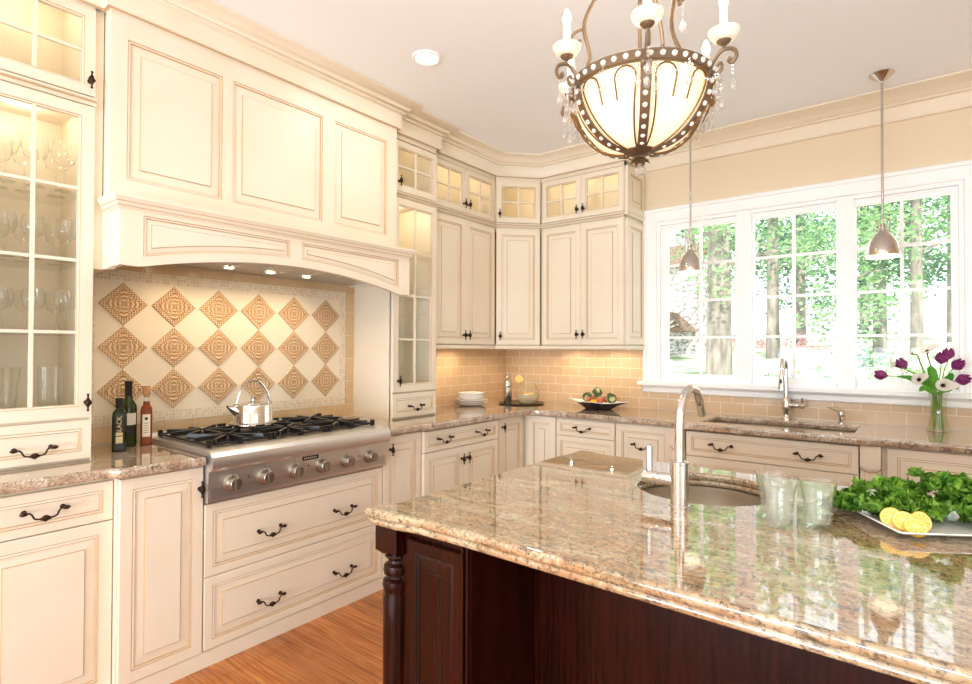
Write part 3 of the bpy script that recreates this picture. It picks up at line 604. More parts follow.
# ------------------------------------------------------------------ cooktop
r = thing('gas_cooktop', 'stainless six-burner gas cooktop with black iron grates', 'cooktop', (.65, -3.087, 0), L90); CW = 1.0
m = MB(); pr = [(.60, .703), (.013, .703), (-.028, .712), (-.030, .728), (-.034, .845), (-.050, .848), (-.066, .862), (-.071, .885), (-.066, .910), (-.050, .926), (-.030, .931), (.02, .932), (.58, .932), (.59, .950), (.60, .950)]
m.bridge([[(x, y, z) for y, z in pr] for x in (0.001, .999)], [0], cap0=True, cap1=True); m.build('body', steel, r, angle=30)
m = MB(); m.box(.012, -.0315, .728, .988, -.026, .840); m.build('control_panel', steeld, r, smooth=False)
m = MB(); m.box(.04, .03, .9325, .96, .55, .936); m.build('burner_tray', P('steel_tray', (175, 165, 150), .3, .9), r, smooth=False)
kn = MB(); kn.lathe([(.038, 0), (.038, -.004), (.031, -.008), (.029, -.020), (.0265, -.024), (.0265, -.04), (.024, -.043), (0, -.0435)], 24, axis='y'); kn.box(-.0075, -.056, -.022, .0075, -.04, .022); knm = kn.mesh('knob', P('knob_steel', (158, 148, 136), .32, .9), angle=30)
for k in range(6):
    x = .104+.1548*k; o = put('knob', knm, r, (x, -.032, .783), (0, random.uniform(-.1, .1), 0))
m = MB()
for k in range(6): m.box(.102+.1548*k, -.0335, .826, .106+.1548*k, -.0315, .829)
m.build('indicator_mark', blackm, r, smooth=False)
m = MB()
for x in (.181, .491, .801): m.lathe([(0, -.003), (.0035, -.003), (.004, 0)], 10, (x, -.0315, .795), axis='y')
m.build('indicator_lamp', P('blue_lamp', (50, 60, 110), .3), r)
m = MB(); m.box(.455, -.034, .822, .548, -.0315, .842, 0)
for k in range(7): m.box(.464+.011*k, -.0345, .828, .471+.011*k, -.0338, .836, 1)
m.build('badge', [blackm, steel], r, smooth=False)
burn = MB(); burn.lathe([(.055, .0), (.05, .006), (.036, .008), (.034, .016), (.02, .018), (0, .018)], 20)
bme = burn.mesh('burner', blackm)
gr = MB()
W3 = .305
for (x0, x1) in ((0, W3),):
    z0_, z1_ = .012, .026; y0, y1 = .0, .50
    for y in (y0, .25, y1): gr.box(x0, y-.004, .007, x1, y+.004, .016)
    for x in (x0, x1-.008): gr.box(x, y0-.004, .007, x+.008, y1+.004, .016)
    for cyb in (.125, .375):
        cx = W3/2
        for k in range(8):
            a = k*PI/4; rr0 = .028; L_ = .165 if k % 2 else (.150 if k % 4 == 0 else .122); dx, dy = math.cos(a), math.sin(a); px, py = -dy*.0075, dx*.0075
            p = [(cx+dx*rr0+px, cyb+dy*rr0+py), (cx+dx*rr0-px, cyb+dy*rr0-py), (cx+dx*L_-px, cyb+dy*L_-py), (cx+dx*L_+px, cyb+dy*L_+py)]
            gr.bridge([[(q_[0], q_[1], z0_+.0) for q_ in p], [(q_[0], q_[1], z1_+.006) for q_ in p]], [0], cap0=True, cap1=True)
    for x in (x0, x1-.012, (x0+x1)/2-.006):
        for y in (y0, y1): gr.box(x-.002, y-.010, 0, x+.014, y+.010, z1_+.006)
grm = gr.mesh('grate', iron, smooth=False)
for k in range(3):
    put('grate', grm, r, (.032+k*.3155, .045, .9365))
    for yb in (.17, .42): put('burner', bme, r, (.032+k*.3155+W3/2, yb, .9362))
# ------------------------------------------------------------------ island
t = thing('kitchen_island', 'dark cherry island cabinet with a turned corner post below the granite top', 'island', (1.86, -3.13, 0))
m = MB(); m.box(.005, .03, 0, .295, .32, .866).box(.005, .32, 0, 1.9, 1.13, .712).box(.005, .32, .712, .03, 1.13, .866).box(.03, 1.105, .712, 1.9, 1.13, .866).box(.03, .32, .712, 1.9, .335, .866); m.build('body', cherry, t, smooth=False)
dg = P('dark_glaze', (26, 8, 5), .4)
o = front_panel('raised', .062, .10, .268, .835, .032).build('side_panel', [cherry, dg], t, smooth=False); o.location = (0, .012, 0)
m = MB(); m.box(.268, .012, 0, .300, .034, .866).box(.272, .002, 0, .279, .012, .866).box(.288, .002, 0, .295, .012, .866); m.build('pilaster_trim', cherry, t, smooth=False)
o = MB(); o.box(.297, .312, .05, 1.88, .3195, .86); o.build('back_panel', cherry, t, smooth=False)
m = MB(); m.box(.012, .010, 0, .295, .033, .10); m.build('toe_board', cherry, t, smooth=False)
m = MB(); m.box(-.051, -.006, .787, .038, .083, .866)
for za, zb, w0, w1 in ((.787, .773, .089, .06),):
    c = -.0065, .0385
    m.bridge([[(c[0]+sx*w_/2, c[1]+sy*w_/2, z_) for sx, sy in ((-1, -1), (1, -1), (1, 1), (-1, 1))] for z_, w_ in ((za, w0), (zb, w1))], [0], cap1=True)
pp = [(r_*1.12, z_+.045 if z_ > .6 else z_) for r_, z_ in [(.030, .728), (.032, .722), (.022, .712), (.024, .704), (.034, .696), (.036, .684), (.034, .672), (.024, .666), (.026, .660), (.0365, .652), (.038, .640), (.036, .630), (.034, .622), (.037, .610), (.036, .58), (.034, .2), (.036, .16), (.028, .15), (.036, .14), (.036, .12), (.028, .115), (.03, .11)]]
m.lathe(pp, 28, (-.0065, .0385, 0)); m.box(-.051, -.006, 0, .038, .083, .11); m.build('turned_post', cherry, t, angle=35)
# granite top: two stacked rounded layers make the ogee edge
circ = arcp(2.50, -2.31, .215, 0, 360, 48)[:-1]
ed = [(1.845, -1.955), (1.845, -2.10), (1.835, -2.14), (1.835, -3.03), (1.842, -3.06), (1.828, -3.10), (1.80, -3.13), (1.797, -3.165), (1.84, -3.172), (1.915, -3.168), (1.945, -3.160), (1.985, -3.152), (2.15, -3.15), (2.35, -3.155), (3.79, -3.175), (3.79, -1.985), (1.98, -1.985), (1.95, -1.965), (1.90, -1.955)]
t2 = thing('island_countertop', 'large glossy granite island top with a stepped rounded edge', 'countertop', (0, 0, .866))
def grow(pl, d):
    cx = sum(p_[0] for p_ in pl)/len(pl); cyy = sum(p_[1] for p_ in pl)/len(pl); return [(x+(d if x > cx else -d), y+(d if y > cyy else -d)) for x, y in pl]
slab('top_layer', ed, [circ], .022, .048, gr_is, .010, t2); slab('edge_layer', grow(ed, -.006), [arcp(2.50, -2.31, .217, 0, 360, 48)[:-1]], .0, .0235, gr_is, .011, t2)
t = thing('prep_sink', 'round stainless prep sink sunk into the island top', 'sink', (2.50, -2.31, .72))
m = MB(); m.lathe([(.235, .1455), (.219, .1455), (.217, .13), (.212, .05), (.19, .015), (.15, .004), (0, 0)], 48); m.build('basin', steels, t, angle=60); m = MB(); m.lathe([(0, .006), (.03, .006), (.038, .004)], 20); m.build('drain', steeld, t)
# --- island faucet
r = thing('bar_faucet', 'tall chrome gooseneck faucet with side lever beside the round sink', 'faucet', (2.507, -2.575, .914))
m = MB(); m.lathe([(.030, 0), (.030, .003), (.0265, .004), (.0265, .122), (.0285, .124), (.0285, .128), (.026, .130), (.014, .131)], 32); m.build('body', chrome, r)
pts = [(0, 0, .128), (0, 0, .20), (0, 0, .228)]+[(0, .105-.105*math.cos(math.radians(a)), .232+.105*math.sin(math.radians(a))) for a in range(0, 165, 8)]
last = Vector(pts[-1]); pts.append((0, last.y+.010, last.z-.022)); m = MB(); m.tube([Vector(p_) for p_ in pts], .0138, 18); m.build('spout', chrome, r)
m = MB(); m.lathe([(.0145, .0), (.0190, -.006), (.0190, -.058), (.0175, -.060), (.0175, -.062), (.0192, -.064), (.0192, -.105), (.0165, -.112), (0, -.112)], 24, (0, 0, .072), axis='x'); m.build('valve', chrome, r)
m = MB(); m.tube([(-.092, 0, .080), (-.092, 0, .092)], .006, 12); m.tube([(-.092, 0, .092), (-.092, 0, .165)], .0098, 16); m.build('lever', steel, r)
# --- main faucet
r = thing('kitchen_faucet', 'chrome pull-down faucet with curved neck standing behind the window sink', 'faucet', (2.365, -.085, .914))
m = MB(); m.lathe([(.032, 0), (.032, .006), (.024, .014), (.020, .030), (.024, .05), (.027, .075), (.027, .115), (.022, .13), (.017, .145), (.016, .15)], 24); m.build('body', chrome, r)
pts = [(0, 0, .14), (0, 0, .25), (0, 0, .33)]+[(0, -.075+.075*math.cos(math.radians(a)), .335+.075*math.sin(math.radians(a))) for a in range(10, 176, 11)]
m = MB(); m.tube([Vector(p_) for p_ in pts], .0148, 16); m.build('neck', chrome, r)
m = MB(); m.lathe([(.013, .335), (.015, .33), (.015, .30), (.018, .29), (.020, .25), (.024, .215), (.024, .205), (0, .203)], 20, (0, -.151, 0)); m.build('spray_head', chrome, r)
m = MB(); m.box(-.006, -.177, .245, .006, -.170, .27); m.build('spray_button', blackm, r, smooth=False)
m = MB(); m.lathe([(.015, .02), (.017, .03), (.017, .07), (.022, .076), (.024, .10), (.018, .108), (0, .11)], 20, (0, 0, .095), axis='x'); m.tube([(.09, -.01, .10), (.098, -.03, .13), (.10, -.05, .15)], [.007, .006, .005], 10); m.build('lever', chrome, r)
r = thing('soap_dispenser', 'small chrome soap pump in the countertop right of the window sink', 'soap dispenser', (2.675, -.10, .914))
m = MB(); m.lathe([(.019, 0), (.019, .004), (.012, .010), (.012, .04), (.016, .045), (.018, .06), (.014, .072), (0, .076)], 20); m.build('pump_body', chrome, r)
m = MB(); m.tube([(0, 0, .066), (-.03, -.015, .082), (-.062, -.03, .098), (-.075, -.036, .098)], [.006, .0055, .005, .005], 10); m.build('spout', chrome, r)
# ------------------------------------------------------------------ chandelier
alab = P('alabaster_glass', (250, 232, 196), .35, emit=(255, 230, 190), es=.80)
gilt = P('aged_gilt_wire', (132, 96, 48), .4, .6); jewel = P('backlit_jewel', (255, 246, 232), .08, coat=1); crys = thin_glass('crystal', (250, 251, 251), 2.6, .22, (252, 244, 236)); bulb = P('candle_bulb_glow', (255, 245, 225), .3, emit=(255, 232, 196), es=16)  # jewels painted near-white to stand in for backlight from the bowl
candle = P('candle_sleeve', (250, 238, 214), .5, emit=(255, 220, 170), es=.35); cupm = thin_glass('frosted_cup', (253, 252, 250), 1, .5, (255, 250, 240))
CH = Vector((2.383, -2.57, 0)); A0 = math.radians(-63)
r = thing('chandelier', 'antique bronze bowl chandelier hung with crystals and candle arms over the island', 'chandelier', (CH.x, CH.y, 1.912))
zR, zB, RR = 2.185-1.92, 1.995-1.92, .213
def bowl(u): a = u*PI/2; return (RR*math.sin(a)**.92, zB+(zR-zB)*(1-math.cos(a)**1.0)) if u > 0 else (.001, zB)
prof_b = [(.03+(RR-.012-.03)*math.sin(u*PI/2/12), zB+.004+(zR-zB)*(1-math.cos(u*PI/2/12))) for u in range(13)]
m = MB(); m.lathe([(0, zB+.004)]+prof_b, 48); m.build('glass_bowl', alab, r, angle=80)
def bpt(u, a, d=0): rr_ = .03+(RR+d-.03)*math.sin(u*PI/2); return Vector((rr_*math.cos(a), rr_*math.sin(a), zB-.001+(zR-zB)*(1-math.cos(u*PI/2))))
m = MB(); m.lathe([(RR-.014, zR-.004), (RR+.004, zR-.008), (RR+.008, zR-.006), (RR+.008, zR+.022), (RR+.004, zR+.026), (RR-.012, zR+.024), (RR-.014, zR-.004)], 64); m.build('rim', antique, r, angle=40)
for k in range(6):
    a = A0+k*PI/3; m = MB(); rows = []
    for j in range(15):
        u = .06+.94*j/14; p = bpt(u, a, .004); tn = Vector((-math.sin(a), math.cos(a), 0)); w_ = .0125+.003*u; nn = Vector((math.cos(a)*math.sin(u*PI/2), math.sin(a)*math.sin(u*PI/2), -math.cos(u*PI/2)))
        rows.append([p-tn*w_, p+tn*w_, p+tn*w_+nn*.004, p-tn*w_+nn*.004])
    m.bridge(rows, [0]*len(rows), cap0=True, cap1=True); rb = m.build('rib', antique, r, smooth=False)
    m = MB()
    for j in range(8): u = .16+.105*j; p = bpt(u, a, .010); m.ball(p, .0078, 8, 6)
    m.build('bead_row', jewel, rb)
for k in range(12):
    a = A0+PI/12+k*PI/6+(.02 if k % 2 else -.02); s_ = 1 if k % 2 == 0 else -1; m = MB(); pts = [bpt(.05+.80*j/12, a+s_*(-.12)*(j/12), .006) for j in range(13)]
    for j in range(1, 9): th = j*PI/7; pts.append(bpt(.85+.10*math.sin(th), a+s_*(-.12)-s_*(-.14)*(1-math.cos(th)), .006) if j < 8 else bpt(.66, a+s_*.16, .006))
    m.tube(pts, .0028, 6); m.build('scroll_wire', gilt, r)
m = MB()
for k in range(42): a = 2*PI*k/42; m.ball((math.cos(a)*(RR+.008), math.sin(a)*(RR+.008), zR+.008), .0085, 8, 6)
m.build('rim_bead', jewel, r)
m = MB(); m.lathe([(0, zB-.008), (.02, zB-.009), (.048, zB+.002), (.053, zB+.012), (.05, zB+.018), (.02, zB+.02)], 32); m.build('bottom_cap', antique, r)
m = MB()
for k in range(8):
    a = k*PI/4; d = Vector((math.cos(a), math.sin(a), 0)); tn = Vector((-d.y, d.x, 0))
    m.bridge([[d*(.008+.027*t)+tn*(.011*math.sin(PI*min(t+.1, 1)))*s_+Vector((0, 0, zB-.010-.026*t-.004*math.cos(3*t))) for s_ in (-1, 0, 1)] for t in (0, .25, .5, .75, 1)], [0]*5, closed=False)
m.build('leaf_finial', antique, r, angle=60)
m = MB(); m.ball((0, 0, zB-.056), .018, 10, 7); m.build('crystal_ball', crys, r, angle=5)
def strand(p0, p1, sag, n, rad=.0042, drop=None):
    m = MB()
    for k in range(n+1):
        t = k/n; p = Vector(p0).lerp(Vector(p1), t); p.z -= sag*4*t*(1-t); m.ball(p, rad, 6, 4)
    if drop is not None: m.lathe([(0, 0), (.004, -.008), (.010, -.026), (.009, -.034), (0, -.041)], 7, (drop[0], drop[1], drop[2]))
    return m
def drops(p, n, gap, tear=True):
    m = MB()
    for k in range(n): m.ball((p[0], p[1], p[2]-gap*k), .0048, 6, 4)
    if tear: m.lathe([(0, 0), (.005, -.008), (.0105, -.026), (.0085, -.034), (0, -.040)], 7, (p[0], p[1], p[2]-gap*n))
    return m
zC = 2.243-1.92; RC = .254
for k in range(6):
    a = A0+k*PI/3; d = Vector((math.cos(a), math.sin(a), 0)); Z = Vector((0, 0, 1))
    arm = MB(); P_ = lambda R_, z: d*R_+Z*z
    arm.tube(smooth_path([P_(.208, zR+.0), P_(.222, zR-.014), P_(.240, zR-.016), P_(.250, zR+.0), P_(.243, zR+.012), P_(.236, zR+.004)], 5), [.0052]*14+[.004]*12, 8)
    arm.tube(smooth_path([P_(.212, zR-.006), P_(.225, zR+.020), P_(.240, zR+.038), P_(.256, zR+.046), P_(.280, zR+.038), P_(.288, zR+.018), P_(.278, zR+.002), P_(.268, zR+.010), P_(.273, zR+.018)], 5), .0056, 8)
    arm.tube([P_(.254, zR+.044), P_(.254, zC)], .0045, 8)
    arm.build('candle_arm', antique, r)
    c = P_(RC, zC); m = MB(); m.lathe([(0, -.004), (.006, -.002), (.018, .008), (.020, .012), (.017, .012), (0, .010)], 16, tuple(c)); m.build('drip_pan', antique, r)
    m = MB(); m.lathe([(.012, .010), (.030, .014), (.041, .030), (.043, .040), (.041, .039), (.028, .018), (.012, .013)], 20, tuple(c)); m.build('glass_cup', cupm, r)
    m = MB(); m.lathe([(0, .012), (.0105, .012), (.0105, .105), (0, .105)], 12, tuple(c)); m.build('candle', candle, r)
    m = MB(); m.lathe([(.006, .105), (.012, .117), (.0125, .127), (.006, .147), (0, .155)], 12, tuple(c)); m.build('bulb', bulb, r)
    light('POINT', 'candle_light', (CH.x+c.x, CH.y+c.y, 1.92+c.z+.135), 0.6, (1, .88, .72), .02)
    b = P_(.278, zR+.004); drops((b.x, b.y, b.z), 4, .011).build('crystal_drop', crys, r, angle=5)
    b = P_(.238, zR-.022); drops((b.x, b.y, b.z), 3, .012).build('crystal_drop', crys, r, angle=5)
    a2 = a+PI/3; b1 = P_(.245, zR-.012); b2 = Vector((math.cos(a2), math.sin(a2), 0))*.245+Z*(zR-.012); am = a+PI/6; mid = Vector((math.cos(am), math.sin(am), 0))*.232+Z*(zR-.01)
    strand(b1, mid, .038, 12).build('crystal_garland', crys, r, angle=5); strand(mid, b2, .038, 12).build('crystal_garland', crys, r, angle=5)
    drops((mid.x, mid.y, mid.z-.01), 2, .012).build('crystal_drop', crys, r, angle=5)
    for da in (-.10, .10):
        q_ = Vector((math.cos(a+da), math.sin(a+da), 0))*.240+Z*(zR-.03); drops((q_.x, q_.y, q_.z), 4 if da > 0 else 2, .011).build('crystal_drop', crys, r, angle=5)
for k in range(3):
    a = A0+PI/6+k*2*PI/3; d = Vector((math.cos(a), math.sin(a), 0))
    m = MB(); m.tube(smooth_path([d*.20+Vector((0, 0, zR+.02)), d*.155+Vector((0, 0, zR+.12)), d*.17+Vector((0, 0, zR+.24)), d*.10+Vector((0, 0, zR+.36)), d*.02+Vector((0, 0, zR+.42))], 6), .0068, 8); m.build('stem_scroll', antique, r)
    m = MB(); m.tube(smooth_path([d*.165+Vector((0, 0, zR+.22)), d*.20+Vector((0, 0, zR+.21)), d*.215+Vector((0, 0, zR+.18)), d*.19+Vector((0, 0, zR+.165)), d*.185+Vector((0, 0, zR+.185))], 5), .005, 8); m.build('stem_curl', antique, r)
    b = d*.205; drops((b.x, b.y, zR+.16), 4, .011).build('crystal_drop', crys, r, angle=5)
m = MB(); m.lathe([(.008, zR+.40), (.02, zR+.42), (.03, zR+.44), (.012, zR+.47), (.006, zR+.48), (.006, 1.0), (.05, 1.0), (.06, 1.018)], 20); m.tube([(0, 0, zB+.02), (0, 0, zR+.42)], .006, 10); m.build('centre_column', antique, r)
light('POINT', 'chandelier_glow', (CH.x, CH.y, 2.46), 3.2, (.97, .96, 1), .12)
# ------------------------------------------------------------------ pendants, recessed light
glow = P('pendant_glass_rim', (255, 250, 240), .3, emit=(255, 240, 215), es=.7)
def pendant(x, label):
    r = thing('pendant_light', label, 'pendant light', (x, -.38, 1.895), 0, 'pendants over the window sink')
    m = MB(); m.lathe([(.078, .012), (.079, .018), (.077, .040), (.070, .078), (.056, .110), (.038, .136), (.022, .148), (.020, .158), (.016, .162), (.014, .174), (.019, .182), (.012, .192), (.006, .196)], 36); m.build('shade', nickel, r, angle=50)
    m = MB(); m.lathe([(.076, .014), (.084, .010), (.084, .002), (.074, .0), (.060, .004), (0, .010)], 36); m.build('glass_rim', glow, r)
    m = MB()
    for k in range(3):
        a = .6+k*2*PI/3; d = Vector((math.cos(a), math.sin(a), 0))
        m.tube([Vector((0, 0, .160)), d*.030+Vector((0, 0, .155)), d*.046+Vector((0, 0, .150))], .0028, 8); m.tube([d*.036+Vector((0, 0, .150)), d*.036+Vector((0, 0, .215))], .0042, 8); m.tube([d*.036+Vector((0, 0, .212)), Vector((0, 0, .228))], .0024, 6)
    m.build('yoke', nickel, r); m = MB(); m.tube([(0, 0, .18), (0, 0, .245)], .0065, 10); m.build('socket_glass', cupm, r)
    m = MB(); m.tube([(0, 0, .225), (0, 0, CEIL-1.895-.055)], .0062, 12); m.build('stem', nickel, r)
    h = CEIL-1.895; m = MB(); m.lathe([(0, h-.058), (.008, h-.056), (.010, h-.045), (.022, h-.036), (.055, h-.010), (.062, h-.004), (.062, h-.0005)], 32); m.build('canopy', nickel, r)
    light('POINT', 'pendant_bulb', (x, -.38, 1.885), .12, (1, .86, .66), .055)
pendant(1.835, 'polished nickel bell pendant on a long rod, seen in front of the left window unit')
pendant(2.905, 'polished nickel bell pendant on a long rod, seen in front of the right window unit')
canm = P('recessed_lens', (255, 250, 240), .4, emit=(255, 244, 225), es=12)
for i, (x, y) in enumerate([(.99, -2.09), (.99, -4.5), (2.3, -5.6), (3.9, -4.6), (3.9, -1.9), (2.6, -1.2)]):
    if i == 0:
        r = thing('recessed_light', 'round white recessed ceiling light above the cooktop aisle', 'ceiling light', (x, y, CEIL-.012)); m = MB(); m.lathe([(.058, .004), (.062, 0), (.075, .002), (.078, .0115), (.056, .0115)], 36); m.build('trim_ring', white, r); m = MB(); m.lathe([(0, .006), (.058, .006)], 30); m.build('lens', canm, r)
    elif i < 4:  # unseen ceiling lights, added behind the camera to brighten the room
        r = thing('recessed_light', ['', 'round white recessed ceiling light added behind the camera, nearest the left wall', 'round white recessed ceiling light added behind the camera, nearest the rear doors', 'round white recessed ceiling light added behind the camera, nearest the right wall'][i], 'ceiling light', (x, y, CEIL-.012)); m = MB(); m.lathe([(.058, .004), (.062, 0), (.075, .002), (.078, .0115), (.056, .0115)], 36); m.build('trim_ring', white, r); m = MB(); m.lathe([(0, .006), (.058, .006)], 30); m.build('lens', canm, r)
    if i < 4: light('AREA', 'recessed_lamp', (x, y, CEIL-.02), 4.5 if i != 1 else 2.2, (1, .97, .93), .12, shape='DISK')
# under-cabinet strips and lights inside the glass cabinets
for x, y in ((.18, -1.18), (.18, -.82), (.34, -.36), (.80, -.18), (1.16, -.18)):
    light('SPOT', 'under_cabinet_lamp', (x, y, 1.396), 3.4, (1, .78, .52), .006, spot_size=2.9, spot_blend=.6)
for x, y, e in ((.20, -1.2, .9), (.20, -.83, .9), (.42, -.42, 2.6), (.80, -.18, .9), (1.15, -.18, .9), (.2, -1.58, .8)): light('POINT', 'cabinet_lamp', (x, y, 2.86), e*.75, (1, .88, .68), .04)
light('POINT', 'cabinet_lamp', (.2, -3.62, 2.86), 1.0, (1, .93, .78), .04)
light('POINT', 'cabinet_lamp', (.2, -3.62, 2.33), 1.2, (1, .88, .70), .03)
light('POINT', 'cabinet_lamp', (.2, -1.58, 2.33), 1.2, (1, .88, .70), .03)
# ------------------------------------------------------------------ things on the perimeter counter
CT = .9145
def bottle(name, label, x, y, prof_, mats, mis=None, rz=0):
    t = thing(name, label, 'bottle', (x, y, CT), rz); return t
olive = P('dark_green_glass', (30, 40, 10), .06, spec=.4); green2 = P('green_wine_glass', (50, 62, 14), .06, spec=.4); amber = P('amber_liquid_glass', (132, 58, 4), .08, spec=.25)
labelw = P('paper_label', (236, 226, 200), .6); labelb = P('black_label', (22, 22, 18), .5); gold = P('pale_gold_ink', (222, 206, 158), .5); corkm = P('cork', (196, 148, 100), .8)
t = bottle('oil_bottle', 'short dark green bottle with black cap and BLACK on its label', .245, -3.275, 0, 0, rz=math.atan2(-.95, 2.8))
def rbox(hx, hy, z, rc): return [(cx+rc*math.cos(a), cy_+rc*math.sin(a), z) for cx, cy_, a0 in ((hx-rc, hy-rc, 0), (-hx+rc, hy-rc, 90), (-hx+rc, -hy+rc, 180), (hx-rc, -hy+rc, 270)) for a in (math.radians(a0+q*22.5) for q in range(5))]
m = MB(); m.bridge([rbox(.028*k, .028*k, z, .012*k) for z, k in ((0, .85), (.003, 1), (.155, 1), (.172, .9), (.182, .62), (.188, .48), (.200, .46))], [0]*6, cap0=True, cap1=True); m.build('glass_body', olive, t)
m = MB(); m.lathe([(0, .235), (.014, .235), (.0155, .233), (.0155, .192), (.013, .190)], 20); m.build('cap', blackm, t)
m = MB(); m.box(.0283, -.018, .030, .0289, .018, .150); m.build('label', labelb, t, smooth=False)
m = MB(); m.box(.029, -.013, .036, .0294, .013, .066, 0).box(.029, -.013, .070, .0294, .013, .082, 0); m.build('label_panel', gold, t, smooth=False)
text_mesh('lettering', 'BLACK', .026, gold, t, (.0291, 0, .115), (PI/2, 0, PI/2))
lt = [c for c in t.children if c.name.startswith('lettering')][0]; lt.rotation_euler = Matrix(((0, 0, 1), (0, -1, 0), (1, 0, 0))).to_euler()
t = bottle('wine_bottle', 'tall green wine bottle with white label behind the BLACK bottle', .140, -3.203, 0, 0, rz=-.3)
m = MB(); m.lathe([(0, .004), (.02, .002), (.032, .0), (.0345, .004), (.0345, .175), (.033, .188), (.024, .208), (.0165, .222), (.0145, .24), (.014, .262)], 28); m.build('glass_body', green2, t)
m = MB(); m.lathe([(.0148, .235), (.0152, .237), (.0152, .292), (.0165, .294), (.0165, .303), (0, .305)], 20); m.build('cap', blackm, t)
m = MB(); m.bridge([[(.0349*math.cos(a), .0349*math.sin(a), z) for a in [math.radians(-10+4*k) for k in range(18)]] for z in (.10, .155)], [0], closed=False); m.build('label', labelw, t); m = MB(); m.bridge([[(.0349*math.cos(a), .0349*math.sin(a), z) for a in [math.radians(-10+4*k) for k in range(18)]] for z in (.055, .098)], [0], closed=False); m.build('label', labelb, t)
t = bottle('vinegar_bottle', 'slender amber bottle with cork stopper and white label', .165, -3.135, 0, 0, rz=math.atan2(-1.1, 2.9))
m = MB(); m.bridge([rbox(.024*k, .024*k, z, .010*k) for z, k in ((0, .85), (.003, 1), (.165, 1), (.178, .88), (.187, .60), (.196, .55), (.205, .55))], [0]*6, cap0=True, cap1=True); m.build('glass_body', amber, t)
m = MB(); m.lathe([(.0125, .203), (.0125, .236), (.0145, .240)], 18); m.build('neck', glasst, t); m = MB(); m.lathe([(.010, .225), (.016, .240), (.017, .242), (.017, .275), (.015, .278), (0, .278)], 18); m.build('cork', corkm, t)
m = MB(); m.box(.0243, -.016, .04, .0248, .016, .145); lb = m.build('label', labelw, t, smooth=False); m = MB(); m.lathe([(0, 0), (.007, 0), (.007, .0004), (0, .0004)], 12, (0, 0, 0), axis='x'); m.build('emblem', labelb, lb, loc=(.025, 0, .125))
m = MB()
for k in range(5): m.box(.0249, -.010, .058+.011*k, .0251, .010, .061+.011*k)
m.build('fine_print', P('grey_ink', (150, 140, 125), .6), lb, smooth=False)
# kettle on the cooktop
r = thing('kettle', 'polished steel kettle with arched handle on the cooktop', 'kettle', (.375, -2.715, .985), math.radians(-20))
m = MB(); m.lathe([(0, 0), (.108, 0), (.114, .004), (.114, .010), (.096, .016), (.095, .020), (.095, .098), (.092, .103), (.060, .106)], 40); m.build('pot', chrome, r, angle=40)
m = MB(); m.lathe([(.062, .104), (.060, .108), (.035, .116), (.010, .119), (.006, .121), (.006, .126), (.0125, .131), (.0135, .139), (.009, .146), (0, .148)], 28); m.build('lid', chrome, r)
m = MB(); m.bridge([[(x, w_*math.cos(a), zc+h_*math.sin(a)) for a in [2*PI*k/16 for k in range(16)]] for x, w_, zc, h_ in ((.0, .04, .06, .035), (-.07, .040, .062, .034), (-.10, .024, .075, .024), (-.125, .012, .092, .012), (-.135, .010, .098, .008))], [0]*4, cap1=False)
sp = m.build('spout', chrome, r); sp.rotation_euler = (0, 0, math.radians(112)); sp.rotation_euler = (0, 0, math.radians(110))
m = MB(); pts = [(-.092+.184*k/18, 0, .100+.125*math.sin(PI*k/18)**.6) for k in range(19)]; m.tube(pts, [.006+.002*math.sin(PI*k/18) for k in range(19)], 10); h = m.build('handle', chrome, r); h.rotation_euler = (0, 0, math.radians(110))
for s_ in (-1, 1):
    m = MB(); m.box(-.012, -.008, .078, .012, .008, .112); b = m.build('handle_bracket', chrome, r, bevel=.002, smooth=False); b.rotation_euler = (0, 0, math.radians(110)); a = math.radians(110); b.location = (s_*.090*math.cos(a), s_*.090*math.sin(a), 0)
# dishes
def dish(name, label, x, y, z, R_, h, cat, grp):
    t = MB(); t.lathe([(0, 0), (R_*.55, 0), (R_*.62, .002), (R_*.97, h-.004), (R_, h-.001), (R_*.985, h), (R_*.60, .007), (0, .006)], 48); o = t.build(name, whitec, None, loc=(x, y, z), angle=40); return tag(o, label, cat, grp)
zz = CT
for k, lb in enumerate(('broad white dinner plate at the bottom of the stack by the tiles', 'broad white dinner plate second from the bottom of the stack', 'broad white dinner plate just beneath the smaller bowls')):
    dish('dinner_plate', lb, .185, -.735, zz, .142, .024, 'plate', 'stacked white plates'); zz += .0145
zz += .004
for k, lb in enumerate(('small white bowl lowest of the bowls on the plate stack', 'small white bowl in the middle of the bowls on the plate stack', 'small white bowl topmost of the plate stack')):
    t = MB(); t.lathe([(0, 0), (.075, 0), (.08, .002), (.104, .018), (.112, .028), (.111, .030), (.102, .024), (.075, .008), (0, .006)], 44); o = t.build('small_bowl', whitec, None, loc=(.185, -.735, zz), angle=40); tag(o, lb, 'bowl', 'stacked white bowls'); zz += .0145
o = MB(); o.lathe([(0, 0), (.15, 0), (.19, .006), (.195, .010), (.190, .011), (.15, .005), (0, .004)], 48); o = o.build('serving_tray', P('dark_pewter', (90, 84, 78), .25, .9), None, loc=(.41, -.34, CT)); tag(o, 'round dark metal tray in the corner under the pitcher and shaker', 'tray')
ZT_ = CT+.0055
r = thing('cocktail_shaker', 'chrome cocktail shaker with stepped cap standing on the tray', 'cocktail shaker', (.300, -.385, ZT_))
m = MB(); m.lathe([(0, 0), (.030, 0), (.032, .003), (.040, .14), (.0405, .146)], 28); m.build('cup', chrome, r); m = MB(); m.lathe([(.041, .145), (.041, .152), (.036, .170), (.024, .196), (.021, .200)], 28); m.build('strainer_top', chrome, r); m = MB(); m.lathe([(.022, .199), (.024, .202), (.024, .222), (.018, .228), (.016, .236), (.021, .240), (.019, .250), (0, .253)], 24); m.build('cap', chrome, r)
